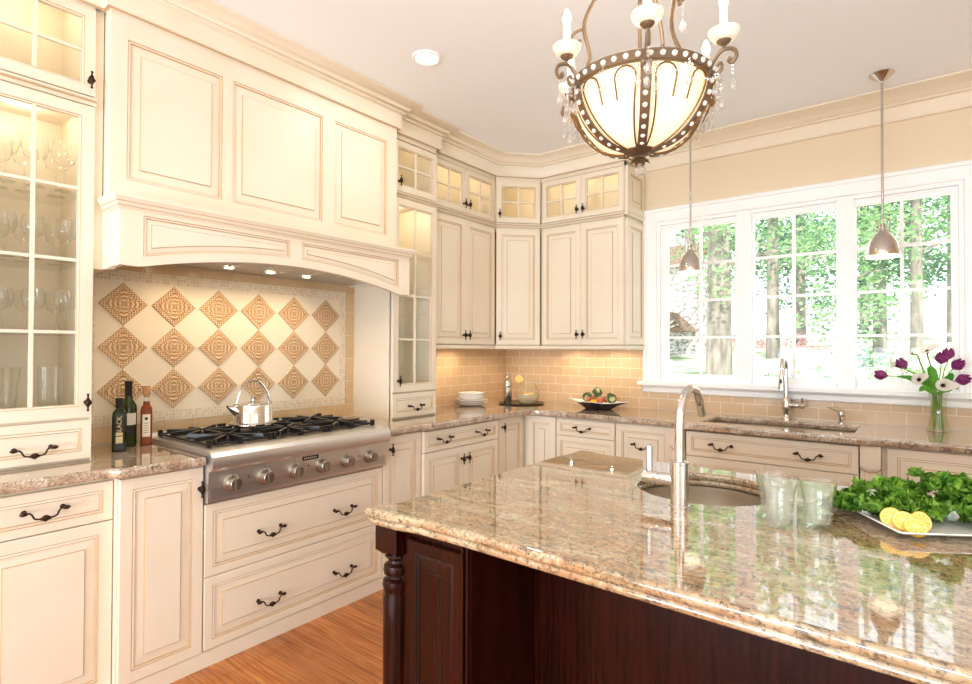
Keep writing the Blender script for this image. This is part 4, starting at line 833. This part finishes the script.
r = thing('lemonade_pitcher', 'round clear glass pitcher half full of lemonade on the tray', 'pitcher', (.475, -.345, ZT_))
def pr_(z): return .060+.040*math.sin(min(1, (z+.01)/.11)*PI*.62) if z < .12 else None
outer = [(.0, 0), (.055, .0), (.075, .015), (.092, .045), (.099, .075), (.096, .105), (.083, .135), (.070, .155), (.066, .172), (.070, .19), (.076, .200)]
m = MB(); m.lathe(outer, 40); m.build('glass_jug', glasst, r, angle=60)
lem = P('lemonade', (246, 238, 200), .2, trans=0); LM, LL, lb_ = nodes(lem); lem2 = thin_glass('lemonade_liquid', (253, 252, 244), .4, .5, (253, 250, 234))
m = MB(); m.lathe([(0, .003), (.053, .003), (.073, .017), (.089, .045), (.0955, .072), (.0955, .080), (0, .080)], 40); m.build('lemonade', lem2, r, angle=40)
m = MB(); m.tube(smooth_path([(.068, 0, .18), (.10, 0, .190), (.125, 0, .165), (.122, 0, .125), (.097, 0, .095)], 6), .007, 10); h = m.build('handle', glasst, r); h.rotation_euler = (0, 0, math.radians(35))
peel = P('lemon_peel', (240, 194, 40), .4); flesh = P('lemon_flesh', (248, 206, 84), .35); pith = P('lemon_pith', (250, 232, 170), .5)
def lemon_mesh(R_=.032, th=.007):
    m = MB(); m.lathe([(R_*.90, th/2), (R_*.97, th/2), (R_, 0), (R_*.97, -th/2), (R_*.90, -th/2)], 36, mi=0)
    for z in (th/2, -th/2):
        m.lathe([(R_*.90, z), (R_*.84, z)], 36, mi=1)
        m.face([(R_*.84*math.cos(2*PI*k/36), R_*.84*math.sin(2*PI*k/36), z) for k in range(36)], 1)
        for k in range(9):
            a0, a1 = 2*PI*(k+.10)/9, 2*PI*(k+.90)/9; zz_ = z+(.0006 if z > 0 else -.0006); m.face([(R_*.12*math.cos((a0+a1)/2), R_*.12*math.sin((a0+a1)/2), zz_)]+[(R_*.80*math.cos(a0+(a1-a0)*t/5), R_*.80*math.sin(a0+(a1-a0)*t/5), zz_) for t in range(6)], 2)
    return m.mesh('lemon_slice', [peel, pith, flesh], angle=40)
LS = lemon_mesh()
for k in range(3): a = k*2.1; o = put('lemon_slice', LS, None, (.475+.045*math.cos(a), -.345+.045*math.sin(a)-.01, ZT_+.078), (.3+.2*k, .2, a)); tag(o, ['lemon slice floating in the pitcher, nearest the window', 'lemon slice floating in the pitcher, nearest the left wall', 'lemon slice floating in the pitcher, at its front'][k], 'lemon', 'lemon slices floating in the pitcher')
o = put('lemon_slice', LS, None, (.425, -.40, ZT_+.205), (PI/2, 0, .6)); tag(o, 'lemon slice hooked on the rim of the glass pitcher', 'lemon')
# fruit platter
r = thing('fruit_platter', 'square long-cornered platter, dark outside and white inside, beside the window', 'platter', (1.10, -.295, CT))
def sq(R_, e, z, dz, n=48):
    out = []
    for k in range(n):
        a = 2*PI*k/n; c, s_ = math.cos(a), math.sin(a); q_ = (abs(c)**e+abs(s_)**e)**(-1/e); cor = max(abs(c), abs(s_))**14
        out.append((R_*1.0*c*q_, R_*.80*s_*q_, z+dz*cor))
    return out
m = MB(); m.bridge([sq(.001, 2, .0, 0), sq(.10, 2, .0, 0), sq(.105, 2, .003, 0), sq(.15, 1.6, .025, 0), sq(.20, 1.2, .042, .004), sq(.262, .95, .052, .012)], [0]*5); m.build('underside', P('dark_glazed_ceramic', (58, 52, 52), .18, .3, coat=.5), r)
m = MB(); m.bridge([sq(.262, .95, .0525, .012), sq(.258, .95, .056, .012), sq(.20, 1.2, .047, .004), sq(.15, 1.6, .031, 0), sq(.105, 2, .010, 0), sq(.001, 2, .008, 0)], [0]*5); m.build('glazed_inside', whitec, r)
art = P('artichoke_green', (122, 142, 88), .6)
noise_mix(art, (70, 92, 48), (206, 204, 148), 26, 2, .42, .58)
def artichoke():
    m = MB(); m.ball((0, 0, .034), .026, 14, 8)
    for L_ in range(5):
        n = 9; z = .010+.011*L_; rr_ = [.026, .034, .035, .028, .017][L_]
        for k in range(n):
            a = 2*PI*(k+.5*(L_ % 2))/n; d = Vector((math.cos(a), math.sin(a), 0)); tn = Vector((-d.y, d.x, 0)); w_ = .013
            m.bridge([[d*(rr_-.004-.002*abs(s_))+tn*w_*s_*.8+Vector((0, 0, z)), d*(rr_+.002-.004*abs(s_))+tn*w_*s_+Vector((0, 0, z+.010)), d*(rr_*.86)+tn*w_*s_*.25+Vector((0, 0, z+.021))] for s_ in (-1, -.5, 0, .5, 1)], [0]*5, closed=False)
    m.tube([(0, 0, .012), (0, 0, -.004)], [.008, .007], 8); return m.mesh('artichoke', art, angle=50)
AM = artichoke(); zf = CT+.030
for k, (x, y, z, lb) in enumerate([(.985, -.30, .018, 'green artichoke at the left of the fruit platter'), (1.085, -.285, .052, 'green artichoke heaped highest on the fruit platter'), (1.235, -.30, .020, 'pale striped artichoke at the right of the fruit platter')]):
    o = put('artichoke', AM, None, (x, y, zf+z), (.5*(k-1), .35, k*2)); o.scale = (1.12,)*3; tag(o, lb, 'artichoke', 'artichokes on the fruit platter')
redf = P('red_plum_skin', (176, 84, 70), .35); noise_mix(redf, (160, 62, 54), (214, 140, 104), 18, 2)
def fruit(): m = MB(); m.lathe([(.002, .047), (.006, .051), (.016, .051), (.025, .042), (.029, .028), (.026, .014), (.016, .003), (.004, .002), (0, .004)], 20); m.tube([(0, 0, .045), (.002, 0, .058)], .0012, 5); return m.mesh('plum', redf)
FM = fruit()
for x, y, z, lb in [(1.045, -.335, .016, 'red plum between the first artichoke and the lemon'), (1.145, -.34, .018, 'red plum right of the lemon on the platter'), (1.175, -.29, .032, 'red plum heaped up beside the pale artichoke'), (1.03, -.25, .018, 'red plum at the back of the platter')]:
    o = put('plum', FM, None, (x, y, zf+z-.010), (.3, .2, x*9)); tag(o, lb, 'plum', 'plums on the fruit platter')
o = MB(); o.lathe([(0, -.036), (.005, -.033), (.010, -.027), (.024, -.014), (.027, 0), (.024, .014), (.010, .026), (.005, .032), (0, .035)], 20, axis='x'); o = o.build('lemon', peel, None, loc=(1.095, -.365, zf+.022)); tag(o, 'whole yellow lemon at the front of the fruit platter', 'lemon')
# ------------------------------------------------------------------ vase of tulips and callas
VX, VY = 3.147, -.165
r = thing('glass_vase', 'clear waisted glass vase of green stems at the far right of the window counter', 'vase', (VX, VY, CT))
def vr(z): return .047-.011*math.sin(min(max((z-.03)/.20, 0), 1)*PI)+.004*(z > .22)
m = MB(); pv = [(0, .001), (.047, .001)]+[(vr(.235*k/16)+(.005 if k < 2 else 0), .235*k/16+.001) for k in range(17)]+[(.049, .239)]; m.lathe(pv, 28); m.build('glass_wall', thin_glass('vase_glass', (250, 253, 250), 1.6, .03, (235, 245, 225)), r, angle=60)
m = MB(); m.lathe([(0, .006), (.040, .006)]+[(vr(.20*k/10)-.002, .20*k/10+.008) for k in range(1, 9)]+[(0, .168)], 24); m.build('water', thin_glass('vase_water', (248, 252, 240), .3, .06, (210, 224, 160)), r)
stemm = leafy('flower_stem_green', (96, 140, 40), (150, 180, 70), 20, .2); leafm = leafy('tulip_leaf_green', (52, 132, 34), (128, 192, 70), 12, .4)
purple = leafy('purple_petal', (122, 34, 98), (172, 78, 148), 25, .3); callaw = leafy('calla_white', (244, 236, 224), (252, 246, 238), 10, .35); throat = P('calla_throat', (74, 16, 58), .5); pinkb = P('pink_blush', (206, 150, 160), .5)
def tulip_mesh():
    m = MB()
    for k in range(6):
        a0 = k*PI/3; s_ = 1 if k % 2 else .94
        rows = []
        for j in range(8):
            t = j/7; rr_ = s_*(.005+.0235*math.sin(PI*min(.5, t*.95))*(1-.42*max(0, t-.5)/.5)); hw = .62*math.sin(PI*min(.12+t*.84, 1))**.6+.02
            rows.append([(rr_*math.cos(a0+hw*u), rr_*math.sin(a0+hw*u), .060*t-.002*abs(u)) for u in (-1, -.5, 0, .5, 1)])
        m.bridge(rows, [0]*8, closed=False)
    return m.mesh('tulip_bloom', purple, angle=60)
def calla_mesh():
    m = MB(); rows = []
    for j in range(10):
        t = j/9; row = []
        for k in range(21):
            a = -PI+2*PI*k/20; flare = .003+.016*t+.016*t**5; tip = 1+.7*(t**3)*math.exp(-(a/.6)**2); row.append((flare*math.cos(a)*tip, flare*math.sin(a), .065*t-.012*t**8+.022*t**3*math.cos(a)))
        rows.append(row)
    m.bridge(rows, [1 if j < 4 else 0 for j in range(10)], closed=False); return m.mesh('calla_bloom', [callaw, throat], angle=70)
TM, CM = tulip_mesh(), calla_mesh(); spx = P('calla_spadix', (60, 14, 44), .6)
def aim(d): return Vector((0, 0, 1)).rotation_difference(Vector(d).normalized()).to_euler()
FL = [('tulip', 2.913, 1.222, -.15, (-.8, -.1, .12), 'purple tulip drooping farthest left from the vase'), ('tulip', 3.000, 1.268, -.12, (-.5, -.3, .7), 'purple tulip between the two left callas'),
      ('tulip', 3.160, 1.300, -.20, (.05, -.4, .9), 'purple tulip top of the right bunch, leftmost of it'), ('tulip', 3.190, 1.322, -.12, (.1, -.1, 1), 'purple tulip topmost of the bouquet'),
      ('tulip', 3.213, 1.272, -.18, (.5, -.5, .6), 'purple tulip at the right beside the window casing'), ('tulip', 3.223, 1.205, -.20, (.8, -.4, .25), 'purple tulip lowest on the right side'),
      ('calla', 2.945, 1.285, -.15, (-.85, -.1, .35), 'white calla pointing left above the drooping tulip'), ('calla', 3.010, 1.365, -.10, (-.8, -.1, .45), 'slim pale calla bud high on the left'),
      ('calla', 3.100, 1.372, -.12, (-.05, -.7, .65), 'white calla topmost of the bouquet with dark throat'), ('calla', 3.060, 1.208, -.22, (-.25, -.95, .25), 'white calla facing forward left of the vase mouth'), ('calla', 3.168, 1.180, -.235, (.2, -.95, .2), 'white calla facing forward just over the vase mouth')]
for k, (kd, x, z, y, d, lb) in enumerate(FL):
    d = Vector(d).normalized(); base = Vector((x, y, z)); t = thing(kd, lb, 'flower', (x, y, z-.0), 0, 'tulips and callas in the vase')
    if kd == 'tulip': o = put('bloom', TM, t, (0, 0, 0), aim(d)); o.scale = (1.12,)*3
    else:
        o = put('bloom', CM, t, -d*.035, aim(d)); sc_ = .55 if k == 7 else 1.0; o.scale = (sc_,)*3; m = MB(); m.tube([(-.0, 0, .018), (0, 0, .042)], [.004, .003], 8); s_ = m.build('spadix', spx, o)
    st = base-d*(.0 if kd == 'tulip' else .033); a = random.uniform(0, 6.28)
    p1 = Vector((VX+.022*math.cos(a), VY+.022*math.sin(a), CT+.012)); mouth = Vector((VX+max(-.03, min(.03, (x-VX)*.25)), VY+max(-.025, min(.025, (y-VY)*.3)), CT+.235))
    midp = mouth.lerp(st, .5)+Vector((0, 0, .02)); m = MB(); path = smooth_path([p1, p1.lerp(mouth, .5)+Vector((.006*math.cos(a+2), .006*math.sin(a+2), 0)), mouth, midp, st-d*.02, st+d*.003], 6)
    m.tube([p-Vector((x, y, z)) for p in path], .0032 if kd == 'tulip' else .0040, 7); m.build('stem', stemm, t)
def blade(pts, w_, nm, lb):
    P0 = smooth_path(pts, 5); m = MB(); rows = []
    for i, p in enumerate(P0):
        t = i/(len(P0)-1); tg = (P0[min(i+1, len(P0)-1)]-P0[max(i-1, 0)]).normalized(); sd = tg.cross(Vector((.3, -1, .25))).normalized(); nn = sd.cross(tg); hw = w_*math.sin(PI*min(.08+t*.92, .999))**.7
        rows.append([p-sd*hw+nn*.3*hw, p-sd*hw*.5+nn*.08*hw, p, p+sd*hw*.5+nn*.08*hw, p+sd*hw+nn*.3*hw])
    m.bridge(rows, [0]*len(rows), closed=False); o = m.build('tulip_leaf', leafm, r, angle=70, loc=(-VX, -VY, -CT)); return o
for pts, w_ in [([(VX-.01, VY, 1.13), (VX-.05, VY-.02, 1.185), (VX-.11, VY-.03, 1.205), (VX-.175, VY-.03, 1.225)], .018), ([(VX, VY-.02, 1.12), (VX-.02, VY-.03, 1.20), (VX-.03, VY-.03, 1.26), (VX-.035, VY-.02, 1.285)], .024),
                ([(VX+.01, VY, 1.13), (VX+.03, VY-.02, 1.19), (VX+.05, VY-.03, 1.225), (VX+.06, VY-.03, 1.25)], .020), ([(VX+.02, VY-.01, 1.14), (VX+.06, VY-.03, 1.17), (VX+.085, VY-.05, 1.16)], .018), ([(VX-.02, VY-.02, 1.13), (VX-.06, VY-.05, 1.16), (VX-.085, VY-.07, 1.14)], .016),
                ([(VX-.015, VY+.01, 1.13), (VX-.045, VY+.01, 1.2), (VX-.07, VY+.01, 1.245)], .018), ([(VX-.01, VY, 1.13), (VX-.09, VY-.01, 1.21), (VX-.19, VY+.01, 1.222)], .010)]: blade(pts, w_, '', '')
# ------------------------------------------------------------------ things on the island
water = thin_glass('iced_drink', (253, 254, 252), .5, .17, (250, 250, 244)); ice = thin_glass('drink_glass', (254, 255, 254), 1.3, .04, (250, 252, 250))
for x, y, lb in [(2.748, -2.53, 'flared water glass farthest back, half hidden by another glass'), (2.778, -2.61, 'flared water glass nearest the camera of the three'), (2.858, -2.55, 'flared water glass beside the curly greens')]:
    t = thing('drinking_glass', lb, 'glass', (x, y, CT), random.random()*6, 'drinking glasses on the island')
    m = MB(); n = 40; rg = lambda R_, z, wv=0: [(R_*(1+wv*math.cos(10*2*PI*k/n))*math.cos(2*PI*k/n), R_*(1+wv*math.cos(10*2*PI*k/n))*math.sin(2*PI*k/n), z+wv*.12*math.sin(10*2*PI*k/n)) for k in range(n)]
    m.bridge([rg(.001, 0), rg(.030, 0), rg(.031, .003), rg(.033, .045), rg(.037, .085), rg(.041, .108), rg(.046, .118, .03), rg(.0445, .1185, .03), rg(.039, .108), rg(.035, .085), rg(.0305, .045), rg(.029, .010), rg(.001, .009)], [0]*12); m.build('glass_wall', ice, t, angle=70)
    m = MB(); m.lathe([(0, .011), (.0285, .0115), (.0298, .045), (.0340, .082), (.0362, .096), (0, .096)], 28); m.build('drink', water, t, angle=50)
r = thing('square_platter', 'square white platter under the curly greens and lemon slices', 'platter', (3.083, -2.311, CT), math.radians(33))
q4 = lambda h, z, rc=.012: rbox(h, h, z, rc)
m = MB(); m.bridge([q4(.13, 0), q4(.135, .001), q4(.178, .017), q4(.182, .020), q4(.180, .0225), q4(.172, .021), q4(.135, .007), q4(.12, .006)], [0]*7, cap0=True, cap1=True); m.build('dish', whitec, r, angle=50)
kale = leafy('curly_leaf_green', (66, 130, 30), (158, 206, 78), 35, .4, .4)
r = thing('curly_greens', 'heap of bright green curly leaves on the square white platter', 'leafy greens', (3.08, -2.31, CT+.02)); random.seed(11)
def curly(px, py, pz, az, el, L_, W_):
    m = MB(); nu, nv = 22, 18; ph = [random.uniform(0, 6.28) for _ in range(6)]; rows = []
    d = Vector((math.cos(az)*math.cos(el), math.sin(az)*math.cos(el), math.sin(el))); sd = Vector((-math.sin(az), math.cos(az), 0)); nn = d.cross(sd)*-1
    for i in range(nu+1):
        t = i/nu; c = d*L_*t+Vector((0, 0, -.35*L_*t*t))+Vector((px, py, pz)); hw = W_*(math.sin(PI*min(.10+t*.90, 1))**.55)*(1+.22*math.sin(t*19+ph[0])); row = []
        for j in range(nv+1):
            v = -1+2*j/nv; e = abs(v)**1.3; edge = e
            ru = .011*e*math.sin(t*38+ph[1]+v*3)+.007*e*math.sin(t*70+ph[2]-v*7)+.004*math.sin(v*16+t*22+ph[3])
            row.append(c+sd*(v*hw+.010*e*math.sin(t*47+ph[4]))+nn*(ru-.25*hw*v*v)+d*(.010*e*math.sin(t*39+v*9+ph[5])+random.uniform(-.0025, .0025)))
        rows.append(row)
    m.bridge(rows, [0]*(nu+1), closed=False); return m.build('leaf', kale, r, angle=80)
a_ = Vector((math.cos(math.radians(155)), math.sin(math.radians(155)), 0))
for k in range(92):
    t = random.uniform(-1, 1); px = -.005+.225*t*.788+random.uniform(-.04, .04); py = .005+.175*t*.616*.6+random.uniform(-.085, .07); hgt = random.uniform(.0, .085)*(1-.35*abs(t)); az = random.uniform(0, 2*PI); el = random.uniform(-.1, 1.0)
    if py < -.04: hgt *= .35; el = abs(el)+.1
    if py < -.04 and -2.4 < az-2*PI*(az > PI) < -.6: az += PI
    hgt *= 1+.25*t
    curly(px, py, .005+hgt, az, el, random.uniform(.035, .062), random.uniform(.018, .028))
for k, (x, y, z, rx, rz, lb) in enumerate([(3.010, -2.475, .034, 1.15, -.45, 'lemon slice farthest left of the four on the platter'), (3.035, -2.490, .033, 1.0, -.30, 'lemon slice second from the left, tucked behind the front one'), (3.058, -2.505, .026, .75, -.1, 'lemon slice in front of the others, lying lowest'), (3.068, -2.472, .034, 1.15, .25, 'lemon slice at the right of the four, leaning on the greens')]):
    o = put('lemon_slice', LS, None, (x, y, CT+z), (rx, 0, rz+.4)); o.scale = (.78, .78, 1.2); tag(o, lb, 'lemon', 'lemon slices on the square platter')
# ------------------------------------------------------------------ glassware inside the glass cabinets
def goblet(h, R_, k=0):
    m = MB(); m.lathe([(0, .002), (.030, .001), (.032, .0015), (.012, .005), (.004, .010), (.0035, h*.45), (.006, h*.48), (R_*.75, h*.56), (R_, h*.72), (R_*.92, h*.9), (R_*.84, h)], 24); return m.mesh('wine_glass', glasst, angle=60)
G1, G2 = goblet(.21, .045), goblet(.175, .038); random.seed(3)
rowsn = {2.014: 'uppermost', 1.724: 'middle', 1.434: 'lowest'}
colx = {(.30, -3.69): 'front left', (.30, -3.60): 'front centre', (.30, -3.50): 'front right', (.17, -3.69): 'back left', (.17, -3.60): 'back centre', (.17, -3.50): 'back right'}
for z, nm in rowsn.items():
    for (x, y), wr in colx.items():
        o = put('wine_glass', G1 if z > 2 else G2, None, (x+random.uniform(-.008, .008), y+random.uniform(-.006, .006), z+.0002)); tag(o, 'clear stemmed wine glass on the %s glass shelf left of the hood, %s' % (nm, wr), 'wine glass', 'wine glasses in the tall cabinet left of the hood')
t = MB(); t.lathe([(0, .003), (.03, .003), (.028, .05), (.036, .14), (.045, .20)], 24); o = t.build('flared_vase', glasst, None, loc=(.26, -3.67, 1.0945)); tag(o, 'flared clear glass vase at the bottom of the tall cabinet left of the hood', 'vase')
t = MB(); t.bridge([rbox(.035, .035, .002, .008), rbox(.037, .037, .20, .008)], [0], cap0=True); o = t.build('square_vase', glasst, None, loc=(.25, -3.53, 1.0945)); tag(o, 'square clear glass vase at the bottom of the tall cabinet left of the hood', 'vase')
# ------------------------------------------------------------------ garden beyond the window
def far(px, depth): l = (px-486)/FPX; return CAM.x+depth*(fw.x+l*rt.x), CAM.y+depth*(fw.y+l*rt.y)
def gz(x, y): return -.4+.105*max(0, y-.5)+.12*math.sin(x*.35)+.10*math.sin(y*.5+x*.2)-(.0015*max(0, y-14)**2)
dappled_lawn = P('dappled_lawn', (150, 176, 110), .9); noise_mix(dappled_lawn, (130, 152, 110), (228, 226, 212), .9, 6, .38, .58)  # pale patches put sunlit spots and shade into the grass colour
m = MB(); gx, gy = 44, 40; rows = [[(-32+60*i/gx, .3+45*j/gy, gz(-32+60*i/gx, .3+45*j/gy)) for i in range(gx+1)] for j in range(gy+1)]
m.bridge(rows, [0]*(gy+1), closed=False); o = m.build('ground', dappled_lawn); struct(o)
bark = P('bark', (140, 124, 108), .9); noise_mix(bark, (110, 104, 96), (156, 148, 138), 7, 5, .35, .65, (1, 1, .25), .6)
L1 = leafy('pale_green_foliage', (104, 148, 96), (178, 208, 156), 2, .5); L2 = leafy('deep_green_foliage', (62, 106, 76), (132, 170, 130), 2, .4); L3 = leafy('shrub_foliage', (104, 138, 92), (186, 206, 156), 3, .45); PK = leafy('pink_blossom', (226, 130, 140), (246, 200, 200), 4, .4)
rnd = random.Random(5)
def leaves(m, c, rad, n, s_, flat=1.0, clumps=9):
    cl = []
    for k in range(clumps):
        while True:
            p = Vector((rnd.uniform(-1, 1), rnd.uniform(-1, 1), rnd.uniform(-1, 1)))
            if p.length < 1: break
        cl.append(Vector((p.x*rad[0], p.y*rad[1], p.z*rad[2])))
    for k in range(n):
        b = cl[k % clumps]; g = Vector((rnd.gauss(0, .22)*rad[0], rnd.gauss(0, .22)*rad[1], rnd.gauss(0, .13)*rad[2]*flat)); p = Vector(c)+b+g
        u = Vector((rnd.uniform(-1, 1), rnd.uniform(-1, 1), rnd.uniform(-.6, .6))).normalized(); v = u.cross(Vector((rnd.uniform(-1, 1), rnd.uniform(-1, 1), rnd.uniform(-1, 1)))).normalized(); a = s_*rnd.uniform(.45, .95)
        m.face([p-u*a, p+v*a*.45, p+u*a, p-v*a*.45])
def tree(px, depth, tr, h, crown, mat, label, n=2600, leaf=.11, lean=0, name='tree', clumps=22):
    x, y = far(px, depth); z = gz(x, y)-.1; t = thing(name, label, 'tree', (x, y, z), 0, 'trees beyond the window'); m = MB()
    m.tube([(0, 0, 0), (lean*.3, 0, h*.3), (lean*.7, .05, h*.65), (lean, 0, h)], [tr*1.15, tr, tr*.85, tr*.5], 14)
    for k in range(7):
        zz_ = h*(.35+.09*k); a = k*2.4; L_ = crown[0]*.8; m.tube([(lean*zz_/h, 0, zz_), (lean*zz_/h+math.cos(a)*L_*.5, math.sin(a)*L_*.5, zz_+.25), (lean*zz_/h+math.cos(a)*L_, math.sin(a)*L_, zz_+.3)], [tr*.28, tr*.18, tr*.05], 7)
    m.build('trunk', bark, t); m = MB(); leaves(m, (lean*.6, 0, crown[3]), crown[:3], n, leaf, .7, clumps); m.build('foliage', mat, t, smooth=False)
tree(719, 13, .26, 8.5, (2.2, 1.6, 2.4, 4.6), L1, 'broad grey-barked tree filling the left window unit')
tree(773, 17, .17, 8, (2.4, 1.8, 2.6, 5.2), L2, 'slender dark-trunked tree standing in the middle window unit')
tree(800, 22, .20, 10, (3.4, 2.0, 3.4, 4.6), L2, 'evergreen tree behind the middle window unit', 3000, .16)
tree(845, 12.5, .12, 6.5, (1.1, 1.1, 2.2, 3.0), L1, 'leafy young tree behind the mullion right of centre', 1400, .10)
tree(880, 16, .16, 8, (1.6, 1.4, 2.8, 3.2), L2, 'dense tree at the left of the right window unit', 2800, .12)
tree(917, 14, .13, 8, (1.7, 1.3, 2.4, 4.4), L1, 'thin-trunked tree in the middle of the right window unit', 2400, .11)
tree(955, 19, .2, 9, (2.2, 1.8, 2.6, 4.8), L2, 'tall tree at the right edge of the right window unit', 2400, .14)
tree(745, 25, .22, 11, (3.0, 2.0, 3.0, 5.6), L1, 'far tree rising behind the slender trunk', 2600, .18)
tree(690, 24, .22, 11, (2.2, 2.0, 2.6, 7.4), L1, 'far tree rising over the stone outbuilding', 1600, .18)
tree(865, 27, .2, 12, (4.5, 2.0, 3.6, 5.0), L1, 'farthest pale tree seen between the right window trees', 2600, .20)
def shrub(px, depth, rad, mat, label, n=900, leaf=.06):
    x, y = far(px, depth); t = MB(); leaves(t, (0, 0, rad[2]*.7), rad, n, leaf, .8, 14); o = t.build('shrub', mat, None, smooth=False, loc=(x, y, gz(x, y))); tag(o, label, 'shrub', 'shrubs on the garden slope')
shrub(684, 11, (.8, .5, .38), L3, 'low green shrub at the lower left of the left window unit'); shrub(683, 11.8, (.55, .35, .16), PK, 'pink flowering shrub beyond the left window unit', 320, .05)
shrub(722, 10.5, (.9, .6, .28), L3, 'spreading green shrub at the foot of the broad tree'); shrub(767, 12, (.8, .6, .26), L2, 'dark low shrub at the foot of the slender tree')
shrub(815, 11, (1.0, .6, .26), L3, 'spreading green shrub low in the middle window unit'); shrub(872, 9.5, (.8, .6, .62), L2, 'tall dark shrub low in the right window unit', 1500)
shrub(925, 11.5, (1.2, .7, .40), L3, 'broad green shrub low at the right of the right window unit'); shrub(778, 19, (2.0, .8, .42), PK, 'coral flowering shrub far behind the middle window unit', 700, .09)
stone = P('stone_wall', (176, 172, 170), .9); noise_mix(stone, (132, 128, 128), (214, 210, 204), 5, 2, .4, .6, (1, 1, 2.2), .6); roofm = P('brown_shingle', (112, 92, 76), .9); noise_mix(roofm, (86, 70, 58), (140, 118, 98), 9, 3, .4, .6, (1, 1, 5))
hx, hy = far(676, 20); t = thing('stone_outbuilding', 'grey stone outbuilding with a small brown gable on the garden slope', 'building', (hx, hy, gz(hx, hy)-.2), -.2)
m = MB(); m.box(-2.2, 0, 0, .72, 2.4, 3.4); m.build('wall', stone, t, smooth=False)
m = MB(); m.bridge([[(-.75, y, 1.05), (.85, y, 1.05), (.05, y, 1.75)] for y in (-.9, .02)], [0], cap0=True, cap1=True); gb = m.build('gable', roofm, t, smooth=False)
m = MB()
for k in range(7):
    a = math.radians(20+23.3*k); L_ = .55 if 2 <= k <= 4 else .62; L_ = min(L_, .60/max(.35, abs(math.sin(a))+.3)); m.tube([(.05+.1*math.cos(a), -.93, 1.10+.1*math.sin(a)), (.05+L_*math.cos(a), -.93, 1.10+L_*.85*math.sin(a))], .03, 5)
m.build('sunburst', stone, gb, smooth=False)
m = MB(); m.bridge([[(-2.4, -.2, 3.35), (.9, -.2, 3.35), (.9, 1.2, 4.3), (-2.4, 1.2, 4.3)], [(-2.4, -.2, 3.45), (.9, -.2, 3.45), (.9, 1.2, 4.42), (-2.4, 1.2, 4.42)]], [0], cap0=True, cap1=True); m.build('roof', roofm, t, smooth=False)
bpy.context.view_layer.update()
